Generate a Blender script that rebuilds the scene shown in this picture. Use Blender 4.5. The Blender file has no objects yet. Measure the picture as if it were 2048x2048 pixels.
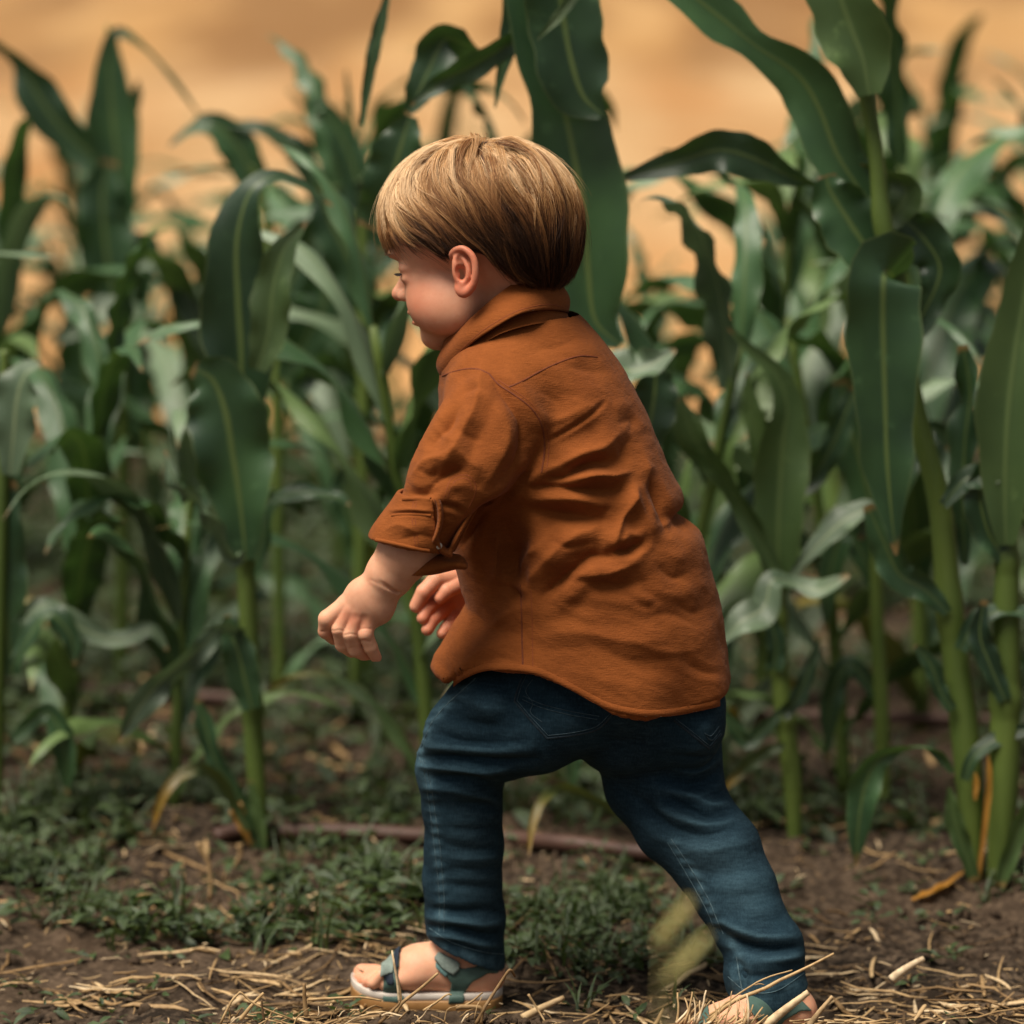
import bpy, math, random
import numpy as np
from mathutils import Vector, Matrix
from mathutils.bvhtree import BVHTree

random.seed(7); rng = np.random.default_rng(7)
SC = bpy.context.scene
COL = SC.collection

# ------------------------------------------------------------------ camera
FPX = 7200.0; CAMY = -3.4; CAMZ = 1.0; PITCH = math.radians(8.44)
cam_d = bpy.data.cameras.new('camera'); cam = bpy.data.objects.new('camera', cam_d)
COL.objects.link(cam); SC.camera = cam
cam.location = (0, CAMY, CAMZ); cam.rotation_euler = (math.radians(90) - PITCH, 0, 0)
cam_d.sensor_width = 24.0; cam_d.lens = 24.0 * FPX / 2048
cam_d.clip_start = 0.05; cam_d.clip_end = 3000
cam_d.dof.use_dof = True; cam_d.dof.focus_distance = 3.36; cam_d.dof.aperture_fstop = 2.1

# ------------------------------------------------------------------ light
SUN_DIR = Vector((-0.32, -0.28, 0.90)).normalized()
w = bpy.data.worlds.new('World'); SC.world = w; w.use_nodes = True
nt = w.node_tree; bg = nt.nodes['Background']
sky = nt.nodes.new('ShaderNodeTexSky'); sky.sky_type = 'NISHITA'; sky.sun_disc = False
sky.sun_elevation = math.asin(SUN_DIR.z); sky.sun_rotation = math.atan2(SUN_DIR.x, SUN_DIR.y)
sky.air_density = 1.0; sky.dust_density = 4.0; sky.ozone_density = 1.0
hs = nt.nodes.new('ShaderNodeHueSaturation'); hs.inputs['Saturation'].default_value = 0.12
nt.links.new(sky.outputs[0], hs.inputs['Color']); nt.links.new(hs.outputs[0], bg.inputs[0])
bg.inputs[1].default_value = 0.052
sl = bpy.data.lights.new('sun', 'SUN'); so = bpy.data.objects.new('sun', sl); COL.objects.link(so)
sl.energy = 4.1; sl.angle = math.radians(32); sl.color = (1.0, 0.91, 0.77)
so.rotation_euler = SUN_DIR.to_track_quat('Z', 'Y').to_euler(); so.location = (0, 0, 5)
SC.view_settings.view_transform = 'Standard'; SC.view_settings.look = 'None'
SC.view_settings.gamma = 1.0; SC.view_settings.exposure = 0.42
SC.render.engine = 'CYCLES'
SC.cycles.use_denoising = True
SC.cycles.max_bounces = 7; SC.cycles.diffuse_bounces = 3; SC.cycles.glossy_bounces = 2
SC.cycles.transmission_bounces = 3; SC.cycles.transparent_max_bounces = 4
SC.cycles.caustics_reflective = False; SC.cycles.caustics_refractive = False

# ------------------------------------------------------------------ photo plane helpers
CF = np.array([0, math.cos(PITCH), -math.sin(PITCH)]); CU = np.array([0, math.sin(PITCH), math.cos(PITCH)])
CP = np.array([0, CAMY, CAMZ])
def P(px, py, Y):
    """point on the sight line of a photo position (2048 px photograph) at world depth Y"""
    r = CF * FPX + np.array([1., 0, 0]) * (px - 1024) + CU * (1024 - py)
    return CP + r * ((Y - CAMY) / r[1])
def proj(V):
    q = V - CP; z = q @ CF
    return np.stack([1024 + FPX * q[:, 0] / z, 1024 - FPX * (q @ CU) / z], 1)
def G(px, py, z=0.0):
    r = CF * FPX + np.array([1., 0, 0]) * (px - 1024) + CU * (1024 - py)
    return CP + r * ((z - CAMZ) / r[2])
S = 1 / 2035.0                                                      # metres per photo pixel near the child

# ------------------------------------------------------------------ noise
def _h(ix, iy, iz, s):
    n = (ix * 374761393 + iy * 668265263 + iz * 2147483647 + s * 974634777) & 0xffffffff
    n = ((n ^ (n >> 13)) * 1274126177) & 0xffffffff
    return ((n ^ (n >> 16)) & 0xffff) / 65535.0
def vnoise(p, f, seed=0):
    q = np.asarray(p, float) * f; i = np.floor(q).astype(np.int64); t = q - i; t = t * t * (3 - 2 * t)
    r = 0
    for a in (0, 1):
        for b in (0, 1):
            for c in (0, 1):
                wgt = (t[:, 0] if a else 1 - t[:, 0]) * (t[:, 1] if b else 1 - t[:, 1]) * (t[:, 2] if c else 1 - t[:, 2])
                r = r + wgt * _h(i[:, 0] + a, i[:, 1] + b, i[:, 2] + c, seed)
    return r * 2 - 1
def fbm(p, f, o=3, seed=0, g=0.5):
    r = 0; a = 1
    for k in range(o):
        r = r + a * vnoise(p, f * 2 ** k, seed + k * 17); a *= g
    return r
def smooth(a, b, x):
    t = np.clip((x - a) / (b - a), 0, 1); return t * t * (3 - 2 * t)

# ------------------------------------------------------------------ mesh helpers
def mk_mesh(name, V, F, mat=None, uv=None, col=None, smooth_=True):
    me = bpy.data.meshes.new(name)
    V = np.asarray(V, np.float32)
    if isinstance(F, np.ndarray):
        n, k = F.shape
        me.vertices.add(len(V)); me.vertices.foreach_set('co', V.ravel())
        me.loops.add(n * k); me.loops.foreach_set('vertex_index', F.astype(np.int32).ravel())
        me.polygons.add(n); me.polygons.foreach_set('loop_start', np.arange(0, n * k, k, dtype=np.int32))
        me.update(calc_edges=True); me.validate()
    else:
        me.from_pydata([tuple(map(float, v)) for v in V], [], [tuple(map(int, f)) for f in F])
    if uv is not None:
        l = me.uv_layers.new(name='UVMap'); li = np.zeros(len(me.loops), np.int32); me.loops.foreach_get('vertex_index', li)
        l.data.foreach_set('uv', np.asarray(uv, np.float32)[li].ravel())
    if col is not None:
        for nm, c in col.items():
            at = me.attributes.new(nm, 'FLOAT', 'POINT'); at.data.foreach_set('value', np.asarray(c, np.float32))
    if smooth_: me.polygons.foreach_set('use_smooth', np.ones(len(me.polygons), bool))
    if mat: me.materials.append(mat)
    return me
def obj(name, me, parent=None):
    o = bpy.data.objects.new(name, me); COL.objects.link(o)
    if parent is not None:
        o.parent = parent
        if parent.type == 'EMPTY': o.location = -parent.location      # geometry is given in world space
    return o
def thing(name, label, cat, loc=(0, 0, 0), group=None):
    o = bpy.data.objects.new(name, None); COL.objects.link(o); o.location = Vector([float(v) for v in loc])
    o.empty_display_size = 0.05; o['label'] = label; o['category'] = cat
    if group: o['group'] = group
    return o
def tag(o, label, cat, group=None, kind=None):
    if kind: o['kind'] = kind
    if label: o['label'] = label
    if cat: o['category'] = cat
    if group: o['group'] = group
    return o
def unit(v):
    v = np.asarray(v, float); return v / (np.linalg.norm(v, axis=-1, keepdims=True) + 1e-12)
def resample(pts, n):
    """smooth (Catmull-Rom) resampling of a list of k-dimensional points"""
    p = np.asarray(pts, float)
    if len(p) == 2: return p[0] + (p[1] - p[0]) * np.linspace(0, 1, n)[:, None]
    q = np.vstack([2 * p[0] - p[1], p, 2 * p[-1] - p[-2]]); m = len(p) - 1
    t = np.linspace(0, m, n); i = np.minimum(t.astype(int), m - 1); f = (t - i)[:, None]
    a, b, c, d = q[i], q[i + 1], q[i + 2], q[i + 3]
    return 0.5 * (2 * b + (c - a) * f + (2 * a - 5 * b + 4 * c - d) * f ** 2 + (3 * b - a - 3 * c + d) * f ** 3)
def tube(C, R, n=10, flat=None, up=None):
    """tube mesh along centres C with radii R; flat = (second radius, its direction)"""
    C = np.asarray(C, float); T = unit(np.gradient(C, axis=0)); R = np.broadcast_to(R, (len(C),))
    ref = np.array([0.1, 1, 0.2]) if up is None else np.asarray(up, float)
    A = unit(np.cross(T, ref)); B = np.cross(A, T)
    if flat is None: R2 = R
    else: R2 = np.broadcast_to(flat, (len(C),))
    ang = np.linspace(0, 2 * math.pi, n, endpoint=False)
    V = (C[:, None] + A[:, None] * (np.cos(ang)[None, :, None] * R[:, None, None]) + B[:, None] * (np.sin(ang)[None, :, None] * R2[:, None, None])).reshape(-1, 3)
    F = []
    for i in range(len(C) - 1):
        for j in range(n):
            F.append((i * n + j, i * n + (j + 1) % n, (i + 1) * n + (j + 1) % n, (i + 1) * n + j))
    F.append(tuple(range(n - 1, -1, -1))); F.append(tuple((len(C) - 1) * n + j for j in range(n)))
    return V, F
class Acc:
    def __init__(s): s.V = []; s.F = []; s.n = 0; s.a = []
    def add(s, V, F, a=0.0):
        V = np.asarray(V, float); s.V.append(V); s.F += [tuple(int(i) + s.n for i in f) for f in F]; s.n += len(V)
        s.a.append(np.broadcast_to(a, (len(V),)))
    def mesh(s, name, mat, sm=True): return mk_mesh(name, np.vstack(s.V), s.F, mat, col={'rnd': np.concatenate(s.a)}, smooth_=sm)

# ------------------------------------------------------------------ implicit surfaces
class Field:
    def __init__(s, lo, hi, h):
        s.lo = np.asarray(lo, float); s.h = h
        n = np.ceil((np.asarray(hi, float) - s.lo) / h).astype(int) + 1
        s.ax = [(s.lo[i] + h * np.arange(n[i])).astype(np.float32) for i in range(3)]
        s.d = np.full(n, 0.5, np.float32)
    def box(s, lo, hi):
        sl = []
        for i in range(3):
            a = max(0, int((lo[i] - s.lo[i]) / s.h)); b = min(len(s.ax[i]), int((hi[i] - s.lo[i]) / s.h) + 2)
            sl.append(slice(a, max(a, b)))
        return tuple(sl), np.meshgrid(*[s.ax[i][sl[i]] for i in range(3)], indexing='ij', sparse=True)
    def put(s, sl, v, k, op='u'):
        a = s.d[sl]
        if op == 'u':
            if k > 0:
                hh = np.clip(0.5 + 0.5 * (a - v) / k, 0, 1); s.d[sl] = a + (v - a) * hh - k * hh * (1 - hh)
            else: s.d[sl] = np.minimum(a, v)
        else:                                                       # subtract
            v = -v
            if k > 0:
                hh = np.clip(0.5 - 0.5 * (a - v) / k, 0, 1); s.d[sl] = a + (v - a) * hh + k * hh * (1 - hh)
            else: s.d[sl] = np.maximum(a, v)
    def ell(s, c, r, R=None, k=0.006, op='u'):
        c = np.asarray(c, float); r = np.asarray(r, float); m = r.max() + 0.012 + k
        sl, (X, Y, Z) = s.box(c - m, c + m)
        R = np.eye(3) if R is None else np.asarray(R)
        q = [(X - c[0]) * R[i][0] + (Y - c[1]) * R[i][1] + (Z - c[2]) * R[i][2] for i in range(3)]
        k0 = np.sqrt(sum((q[i] / r[i]) ** 2 for i in range(3))); k1 = np.sqrt(sum((q[i] / r[i] ** 2) ** 2 for i in range(3)))
        s.put(sl, (k0 * (k0 - 1) / (k1 + 1e-9)).astype(np.float32), k, op)
    def chain(s, pts, rad, k=0.004, op='u', flat=None, fdir=(0, 1, 0), ki=0.0, sub=0):
        """tapered limb: rad = radii; flat = radii along fdir (elliptic sections)"""
        pts = np.asarray(pts, float); rad = np.asarray(rad, float) * np.ones(len(pts))
        fl = rad if flat is None else np.asarray(flat, float) * np.ones(len(pts))
        if sub:
            A = resample(np.column_stack([pts, rad, fl]), sub); pts, rad, fl = A[:, :3], A[:, 3], A[:, 4]
        m = max(rad.max(), fl.max()) + 0.012 + k
        sl, (X, Y, Z) = s.box(pts.min(0) - m, pts.max(0) + m)
        tot = None; fd = np.asarray(fdir, float)
        for i in range(len(pts) - 1):
            a, b = pts[i], pts[i + 1]; L = b - a; l2 = L @ L; T = L / math.sqrt(l2)
            t = np.clip(((X - a[0]) * L[0] + (Y - a[1]) * L[1] + (Z - a[2]) * L[2]) / l2, 0, 1)
            dx, dy, dz = X - a[0] - t * L[0], Y - a[1] - t * L[1], Z - a[2] - t * L[2]
            r = rad[i] + (rad[i + 1] - rad[i]) * t
            if flat is None: v = np.sqrt(dx * dx + dy * dy + dz * dz) - r
            else:
                f = fl[i] + (fl[i + 1] - fl[i]) * t
                B = unit(fd - T * (fd @ T)); pb = dx * B[0] + dy * B[1] + dz * B[2]
                pa2 = np.maximum(dx * dx + dy * dy + dz * dz - pb * pb, 0)
                k0 = np.sqrt(pa2 / r ** 2 + pb * pb / f ** 2); k1 = np.sqrt(pa2 / r ** 4 + pb * pb / f ** 4)
                v = k0 * (k0 - 1) / (k1 + 1e-6)
                v = np.where(k0 < 0.05, -np.minimum(r, f), v)
            v = v.astype(np.float32)
            if tot is None: tot = v
            elif ki > 0:
                hh = np.clip(0.5 + 0.5 * (tot - v) / ki, 0, 1); tot = tot + (v - tot) * hh - ki * hh * (1 - hh)
            else: tot = np.minimum(tot, v)
        s.put(sl, tot, k, op)
    def full(s): return np.meshgrid(*s.ax, indexing='ij', sparse=True)
    def nets(s, it=2):
        d = s.d; nx, ny, nz = d.shape; sg = d < 0
        cs = [(i, j, k) for i in (0, 1) for j in (0, 1) for k in (0, 1)]
        cnt = sum(sg[i:nx - 1 + i, j:ny - 1 + j, k:nz - 1 + k].astype(np.int8) for i, j, k in cs)
        act = (cnt > 0) & (cnt < 8); idx = np.argwhere(act); vid = np.full(act.shape, -1, np.int64); vid[act] = np.arange(len(idx))
        val = np.stack([d[idx[:, 0] + i, idx[:, 1] + j, idx[:, 2] + k] for i, j, k in cs], 1); C = np.array(cs, float)
        acc = np.zeros((len(idx), 3)); c = np.zeros(len(idx))
        for a in range(8):
            for b in range(a + 1, 8):
                if abs(C[a] - C[b]).sum() != 1: continue
                m = (val[:, a] < 0) != (val[:, b] < 0)
                t = val[m, a] / (val[m, a] - val[m, b])
                acc[m] += C[a] + t[:, None] * (C[b] - C[a]); c[m] += 1
        V = s.lo + s.h * (idx + acc / c[:, None]); F = []
        for ax in range(3):
            o = [x for x in range(3) if x != ax]
            A = np.moveaxis(sg, ax, 0); n0 = A.shape[0]
            df = A[:-1] != A[1:]; df = df[:, 1:-1, 1:-1]
            e = np.argwhere(df); e[:, 1:] += 1
            inside = A[e[:, 0], e[:, 1], e[:, 2]]
            def vi(du, dv):
                q = np.zeros((len(e), 3), int); q[:, ax] = e[:, 0]; q[:, o[0]] = e[:, 1] + du; q[:, o[1]] = e[:, 2] + dv
                return vid[q[:, 0], q[:, 1], q[:, 2]]
            Q = np.stack([vi(-1, -1), vi(0, -1), vi(0, 0), vi(-1, 0)], 1)
            flip = inside if ax != 1 else ~inside
            Q[~flip] = Q[~flip][:, ::-1]; F.append(Q)
        F = np.vstack(F); F = F[(F >= 0).all(1)]
        V = relax(V, F, it)
        return V, F
def edges_of(F):
    e = np.vstack([F[:, [i, (i + 1) % F.shape[1]]] for i in range(F.shape[1])]); e.sort(1)
    return np.unique(e, axis=0)
def relax(V, F, it, lam=0.5, E=None, w_=None):
    if it <= 0: return V
    E = edges_of(F) if E is None else E; n = len(V)
    deg = np.bincount(E.ravel(), minlength=n)[:, None] + 1e-9
    for _ in range(it):
        acc = np.stack([np.bincount(E[:, 0], V[E[:, 1], j], n) + np.bincount(E[:, 1], V[E[:, 0], j], n) for j in range(V.shape[1])], 1)
        D = (acc / deg - V) * lam
        V = V + (D if w_ is None else D * w_[:, None])
    return V
def vnormals(V, F):
    n = np.cross(V[F[:, 2]] - V[F[:, 0]], V[F[:, 3]] - V[F[:, 1]]); N = np.zeros_like(V)
    for i in range(4):
        for j in range(3): N[:, j] += np.bincount(F[:, i], n[:, j], len(V))
    return unit(N)
def pdist(uv, line):
    """distance, signed side and place along a polyline in photo pixels"""
    line = np.asarray(line, float); best = np.full(len(uv), 1e9); side = np.zeros(len(uv)); par = np.zeros(len(uv)); m = len(line) - 1
    for i in range(m):
        a, b = line[i], line[i + 1]; L = b - a; q = uv - a
        t = np.clip(q @ L / (L @ L), 0, 1); r = q - t[:, None] * L; d = np.hypot(r[:, 0], r[:, 1])
        s_ = np.sign(L[0] * q[:, 1] - L[1] * q[:, 0]); k = d < best
        best[k] = d[k]; side[k] = s_[k]; par[k] = (i + t[k]) / m
    return best, side, par
def folds(V, N, strokes, vis=None):
    """cloth folds: each stroke (polyline, half width px, depth mm, kind); v valley, r ridge, s step (high on its left)"""
    uv = proj(V); face = np.clip(-(N @ CF) * 1.6 - 0.05, 0, 1)
    if vis is not None: face = face * vis
    D = np.zeros(len(V))
    for line, wd, amp, kind in strokes:
        L = resample(line, max(8, len(line) * 5)); lo = L.min(0) - 5 * wd; hi = L.max(0) + 5 * wd
        m = np.where((uv > lo).all(1) & (uv < hi).all(1) & (face > 0))[0]
        if not len(m): continue
        d, sd, par = pdist(uv[m], L); env = np.sin(np.clip(par * 0.9 + 0.05, 0, 1) * math.pi) ** 0.6
        x = d / wd * sd
        ax_ = np.sqrt(x * x + .03); cusp = np.exp(-(ax_ - .17) * 1.25)
        if kind == 'v': f = -cusp + 0.30 * np.exp(-(np.abs(x) - 2.4) ** 2)
        elif kind == 'r': f = cusp - 0.2 * np.exp(-(np.abs(x) - 2.4) ** 2)
        elif kind == 'g': f = -np.exp(-x * x); env = np.clip(env * 3, 0, 1)
        else: f = 1.6 * x * np.exp(-x * x * 0.55) * -1
        D[m] += amp * 0.001 * f * env * face[m]
    return D
def bvh_of(V, F): return BVHTree.FromPolygons([tuple(v) for v in V.tolist()], [tuple(f) for f in F.tolist()])
def cast(bv, px, py):
    r = CF * FPX + np.array([1., 0, 0]) * (px - 1024) + CU * (1024 - py); r = unit(r)
    h = bv.ray_cast(Vector(CP), Vector(r))
    return (None, None) if h[0] is None else (np.array(h[0]), np.array(h[1]))
def on_surface(bv, line, step=4.0):
    L = resample(line, 200); ln = np.hypot(*(L[1:] - L[:-1]).T).sum(); L = resample(line, max(4, int(ln / step)))
    pts = []; nr = []
    for u, v in L:
        p, n = cast(bv, u, v)
        if p is not None:
            if pts and np.linalg.norm(p - pts[-1]) > 0.03: continue
            if n @ CF > 0: n = -n
            pts.append(p); nr.append(n)
    return np.array(pts), np.array(nr)
def seam_geo(acc, bv, line, width=0.0012, height=0.0005, step=4.0, dashed=0, lift=0.0, rnd=0.5):
    p, n = on_surface(bv, line, step)
    if len(p) < 3: return
    for _ in range(2): p[1:-1] = (p[:-2] + 2 * p[1:-1] + p[2:]) / 4; n[1:-1] = unit(n[:-2] + n[1:-1] + n[2:])
    T = unit(np.gradient(p, axis=0)); A = unit(np.cross(T, n))
    prof = [(-1, -0.6), (-0.7, 0.7), (0, 1.0), (0.7, 0.7), (1, -0.6)]
    def run(i0, i1):
        V = np.vstack([p[i0:i1, None] + A[i0:i1, None] * (np.array([q[0] for q in prof]) * width)[None, :, None] + n[i0:i1, None] * (lift + np.array([q[1] for q in prof]) * height)[None, :, None]]).reshape(-1, 3)
        m = i1 - i0; F = [(i * 5 + j, (i + 1) * 5 + j, (i + 1) * 5 + j + 1, i * 5 + j + 1) for i in range(m - 1) for j in range(4)]
        acc.add(V, F, rnd)
    if not dashed: run(0, len(p))
    else:
        for i in range(0, len(p) - dashed, dashed + max(1, dashed // 3)): run(i, i + dashed)

# ------------------------------------------------------------------ material helpers
def new_mat(name):
    m = bpy.data.materials.new(name); m.use_nodes = True; n = m.node_tree.nodes; n.clear()
    out = n.new('ShaderNodeOutputMaterial'); b = n.new('ShaderNodeBsdfPrincipled'); m.node_tree.links.new(b.outputs[0], out.inputs[0])
    return m, m.node_tree, b, out
def N_(t, kind, **kw):
    n = t.nodes.new(kind)
    for k, v in kw.items():
        if k in n.inputs: n.inputs[k].default_value = v
        else: setattr(n, k, v)
    return n
def noise_(t, scale, detail=3, vec=None, rough=0.55, stretch=None):
    n = N_(t, 'ShaderNodeTexNoise'); n.inputs['Scale'].default_value = scale; n.inputs['Detail'].default_value = detail; n.inputs['Roughness'].default_value = rough
    if vec is not None:
        if stretch:
            mp = N_(t, 'ShaderNodeMapping'); mp.inputs['Scale'].default_value = stretch; t.links.new(vec, mp.inputs[0]); vec = mp.outputs[0]
        t.links.new(vec, n.inputs['Vector'])
    return n.outputs[0]
def ramp(t, fac, stops):
    r = N_(t, 'ShaderNodeValToRGB'); e = r.color_ramp.elements
    e[0].position = stops[0][0]; e[0].color = (*stops[0][1], 1); e[1].position = stops[-1][0]; e[1].color = (*stops[-1][1], 1)
    for p, c in stops[1:-1]:
        q = e.new(p); q.color = (*c, 1)
    t.links.new(fac, r.inputs[0]); return r.outputs[0]
def mixc(t, fac, a, b, mode='MIX'):
    m = N_(t, 'ShaderNodeMix', data_type='RGBA', blend_type=mode)
    for s_, v in ((m.inputs[0], fac), (m.inputs[6], a), (m.inputs[7], b)):
        if isinstance(v, bpy.types.NodeSocket): t.links.new(v, s_)
        elif isinstance(v, (int, float)): s_.default_value = v
        else: s_.default_value = (*v, 1)
    return m.outputs[2]
def math_(t, op, a, b=None, c=None):
    m = N_(t, 'ShaderNodeMath', operation=op)
    for i, v in enumerate((a, b, c)):
        if v is None: continue
        if isinstance(v, bpy.types.NodeSocket): t.links.new(v, m.inputs[i])
        else: m.inputs[i].default_value = v
    return m.outputs[0]
def bump(t, b, h, strength, dist):
    n = N_(t, 'ShaderNodeBump'); n.inputs['Strength'].default_value = strength; n.inputs['Distance'].default_value = dist
    t.links.new(h, n.inputs['Height']); t.links.new(n.outputs[0], b.inputs['Normal'])
def objco(t): return N_(t, 'ShaderNodeTexCoord').outputs['Object']
def attr(t, nm): return N_(t, 'ShaderNodeAttribute', attribute_name=nm).outputs['Fac']
def simple(name, c1, c2=None, scale=40, rough=0.7, bumps=None, spec=0.4):
    m, t, b, o = new_mat(name); co = objco(t)
    c2 = c2 or tuple(x * 0.6 for x in c1)
    t.links.new(ramp(t, noise_(t, scale, 4, co), [(0.3, c2), (0.7, c1)]), b.inputs['Base Color'])
    b.inputs['Roughness'].default_value = rough; b.inputs['Specular IOR Level'].default_value = spec
    if bumps: bump(t, b, noise_(t, bumps[0], 4, co), bumps[1], bumps[2])
    return m
# ================================================================== PERSON
def cloth_mat(name, lit, dark, rough, weave, sheen, twill=None, hi=None):
    m, t, b, o = new_mat(name); co = objco(t)
    n1 = noise_(t, 22, 4, co); n2 = noise_(t, 900, 2, co, stretch=(1, 1, 0.35)); n3 = noise_(t, 260, 3, co, stretch=(0.5, 0.5, 1.6))
    c = ramp(t, n1, [(0.32, dark), (0.68, lit)])
    n4 = noise_(t, 420, 3, co, stretch=(.35, .35, 2.2)); g = math_(t, 'ADD', math_(t, 'MULTIPLY', n2, 0.35), math_(t, 'ADD', math_(t, 'MULTIPLY', n4, 0.4), math_(t, 'MULTIPLY', n3, 0.35)))
    c = mixc(t, math_(t, 'MULTIPLY', math_(t, 'POWER', g, 2.2), weave * 2.2), c, hi or tuple(min(1, x * 1.9) for x in lit))
    t.links.new(c, b.inputs['Base Color']); b.inputs['Roughness'].default_value = rough; b.inputs['Specular IOR Level'].default_value = 0.15
    b.inputs['Sheen Weight'].default_value = sheen; b.inputs['Sheen Roughness'].default_value = 0.45
    bump(t, b, g, 0.6, 0.0016)
    return m
M_shirt = cloth_mat('rust_cotton', (0.218, 0.062, 0.0130), (0.160, 0.043, 0.0088), 0.9, 0.30, 0.04)
M_shirt_th = simple('rust_thread', (0.17, 0.036, 0.006), (0.11, 0.022, 0.004), 300, 0.8)
M_shirt_st = simple('rust_stitching', (0.24, 0.052, 0.0085), (0.18, 0.038, 0.006), 300, 0.8)
M_jean_th = simple('faded_thread', (0.10, 0.17, 0.20), (0.014, 0.035, 0.05), 160, 0.85)
M_jean_dk = simple('dark_thread', (0.006, 0.014, 0.022), (0.02, 0.04, 0.055), 200, 0.85)
def denim():
    m, t, b, o = new_mat('indigo_denim'); co = objco(t)
    n1 = noise_(t, 14, 4, co); n2 = noise_(t, 700, 2, co, stretch=(1, 1, 0.3)); n3 = noise_(t, 220, 3, co, stretch=(0.4, 0.4, 1.8))
    c = ramp(t, n1, [(0.3, (0.0026, 0.0085, 0.0155)), (0.72, (0.0080, 0.0245, 0.038))])
    g = math_(t, 'ADD', math_(t, 'MULTIPLY', n2, 0.5), math_(t, 'MULTIPLY', n3, 0.5))
    wr = attr(t, 'wear')
    c = mixc(t, math_(t, 'MULTIPLY', math_(t, 'POWER', g, 2.5), 1.0), c, (0.045, 0.095, 0.13))
    c = mixc(t, math_(t, 'MULTIPLY', wr, math_(t, 'MULTIPLY', g, 1.3)), c, (0.085, 0.16, 0.20))
    t.links.new(c, b.inputs['Base Color']); b.inputs['Roughness'].default_value = 0.9; b.inputs['Specular IOR Level'].default_value = 0.1
    bump(t, b, g, 0.4, 0.0012); return m
M_jean = denim()
def skin_mat():
    m, t, b, o = new_mat('skin'); co = objco(t)
    n = noise_(t, 60, 4, co); n2 = noise_(t, 900, 3, co)
    c = ramp(t, n, [(0.3, (0.68, 0.34, 0.205)), (0.7, (0.76, 0.41, 0.26))])
    c = mixc(t, ramp(t, noise_(t, 170, 4, co, rough=.7), [(0.5, (0, 0, 0)), (0.8, (.35, .35, .35))]), c, (0.62, 0.24, 0.14))
    c = mixc(t, attr(t, 'blush'), c, (0.54, 0.125, 0.062))
    c = mixc(t, attr(t, 'scalp'), c, (0.10, 0.045, 0.02))
    t.links.new(c, b.inputs['Base Color']); b.inputs['Roughness'].default_value = 0.55; b.inputs['Specular IOR Level'].default_value = 0.35
    b.inputs['Subsurface Weight'].default_value = 0.28; b.inputs['Subsurface Radius'].default_value = (1, 0.35, 0.2); b.inputs['Subsurface Scale'].default_value = 0.006
    bump(t, b, n2, 0.15, 0.0006); return m
M_skin = skin_mat()
M_teal = simple('teal_leather', (0.070, 0.125, 0.105), (0.05, 0.095, 0.08), 120, 0.6, (500, 0.2, 0.0005))
M_grey = simple('grey_felt_tab', (0.24, 0.29, 0.26), (0.17, 0.215, 0.19), 400, 0.9, (900, 0.4, 0.0008))
M_navy = simple('navy_lining', (0.012, 0.022, 0.04), None, 200, 0.8)
M_white = simple('white_rubber', (0.62, 0.56, 0.50), (0.48, 0.41, 0.35), 60, 0.6)
M_gum = simple('gum_rubber', (0.36, 0.19, 0.065), (0.27, 0.13, 0.04), 60, 0.55)

boy = thing('person', 'toddler in rust-brown button shirt, dark jeans and teal sandals striding left, face turned away', 'person', (P(1230, 2040, -0.02)[0], -0.02, 0.0))

# ---------------------------------------------------------------- head frame
TH, PH = math.radians(21), math.radians(6)
HO = P(976, 455, 0.0)
Hf = np.array([-math.cos(TH) * math.cos(PH), math.sin(TH) * math.cos(PH), -math.sin(PH)])
Hr = np.array([math.sin(TH), math.cos(TH), 0.0]); Hu = np.cross(Hr, Hf); HR = np.stack([Hf, Hr, Hu])
def H(f, s, u): return HO + f * Hf + s * Hr + u * Hu
def toH(V): return (np.asarray(V) - HO) @ HR.T

bodyV = []; bodyF = []; bodyN = 0
def add_body(V, F):
    global bodyN
    bodyV.append(V); bodyF.append(F + bodyN); bodyN += len(V)

# head, face, ears, neck
fd = Field(HO - np.array([0.135, 0.105, 0.165]), HO + np.array([0.12, 0.105, 0.11]), 0.00115)
def E(f, s, u, a, b, c, k=0.01, op='u', R=None): fd.ell(H(f, s, u), (a, b, c), HR if R is None else R, k, op)
E(0.003, 0, 0.012, 0.086, 0.066, 0.068)                            # cranium
E(0.047, 0, 0.004, 0.048, 0.053, 0.046, 0.02)                      # forehead
E(0.047, 0, -0.050, 0.040, 0.044, 0.050, 0.02)                     # face block
E(-0.016, 0, -0.032, 0.046, 0.048, 0.042, 0.02)                      # occiput to nape
fd.chain([H(-0.020, 0, -0.045), H(-0.018, 0, -0.088), P(1008, 690, 0.005)], [0.039, 0.033, 0.034], 0.014)
for s_ in (-1, 1):
    E(0.047, s_ * 0.029, -0.066, 0.0275, 0.0245, 0.028, 0.014)       # cheeks
    E(0.028, s_ * 0.038, -0.070, 0.028, 0.020, 0.026, 0.014)       # jowl
    E(0.084, s_ * 0.021, -0.0165, 0.010, 0.017, 0.0055, 0.010)     # brow
    E(0.0935, s_ * 0.0285, -0.034, 0.014, 0.016, 0.010, 0.008, 's') # socket
    E(0.0715, s_ * 0.0275, -0.0305, 0.0108, 0.0135, 0.0062, 0.006)  # lowered upper lid
    E(0.0710, s_ * 0.0275, -0.0405, 0.0098, 0.0125, 0.0045, 0.006)
E(0.059, 0, -0.099, 0.018, 0.019, 0.013, 0.012)                    # chin
E(0.040, 0, -0.093, 0.030, 0.028, 0.014, 0.014)                    # under jaw
fd.chain([H(0.086, 0, -0.022), H(0.089, 0, -0.042), H(0.094, 0, -0.053)], [0.0055, 0.006, 0.0078], 0.007)
E(0.0965, 0, -0.0555, 0.0082, 0.0085, 0.0072, 0.003)                # nose tip
for s_ in (-1, 1): E(0.088, s_ * 0.0085, -0.0575, 0.0075, 0.0058, 0.0055, 0.003)
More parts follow.
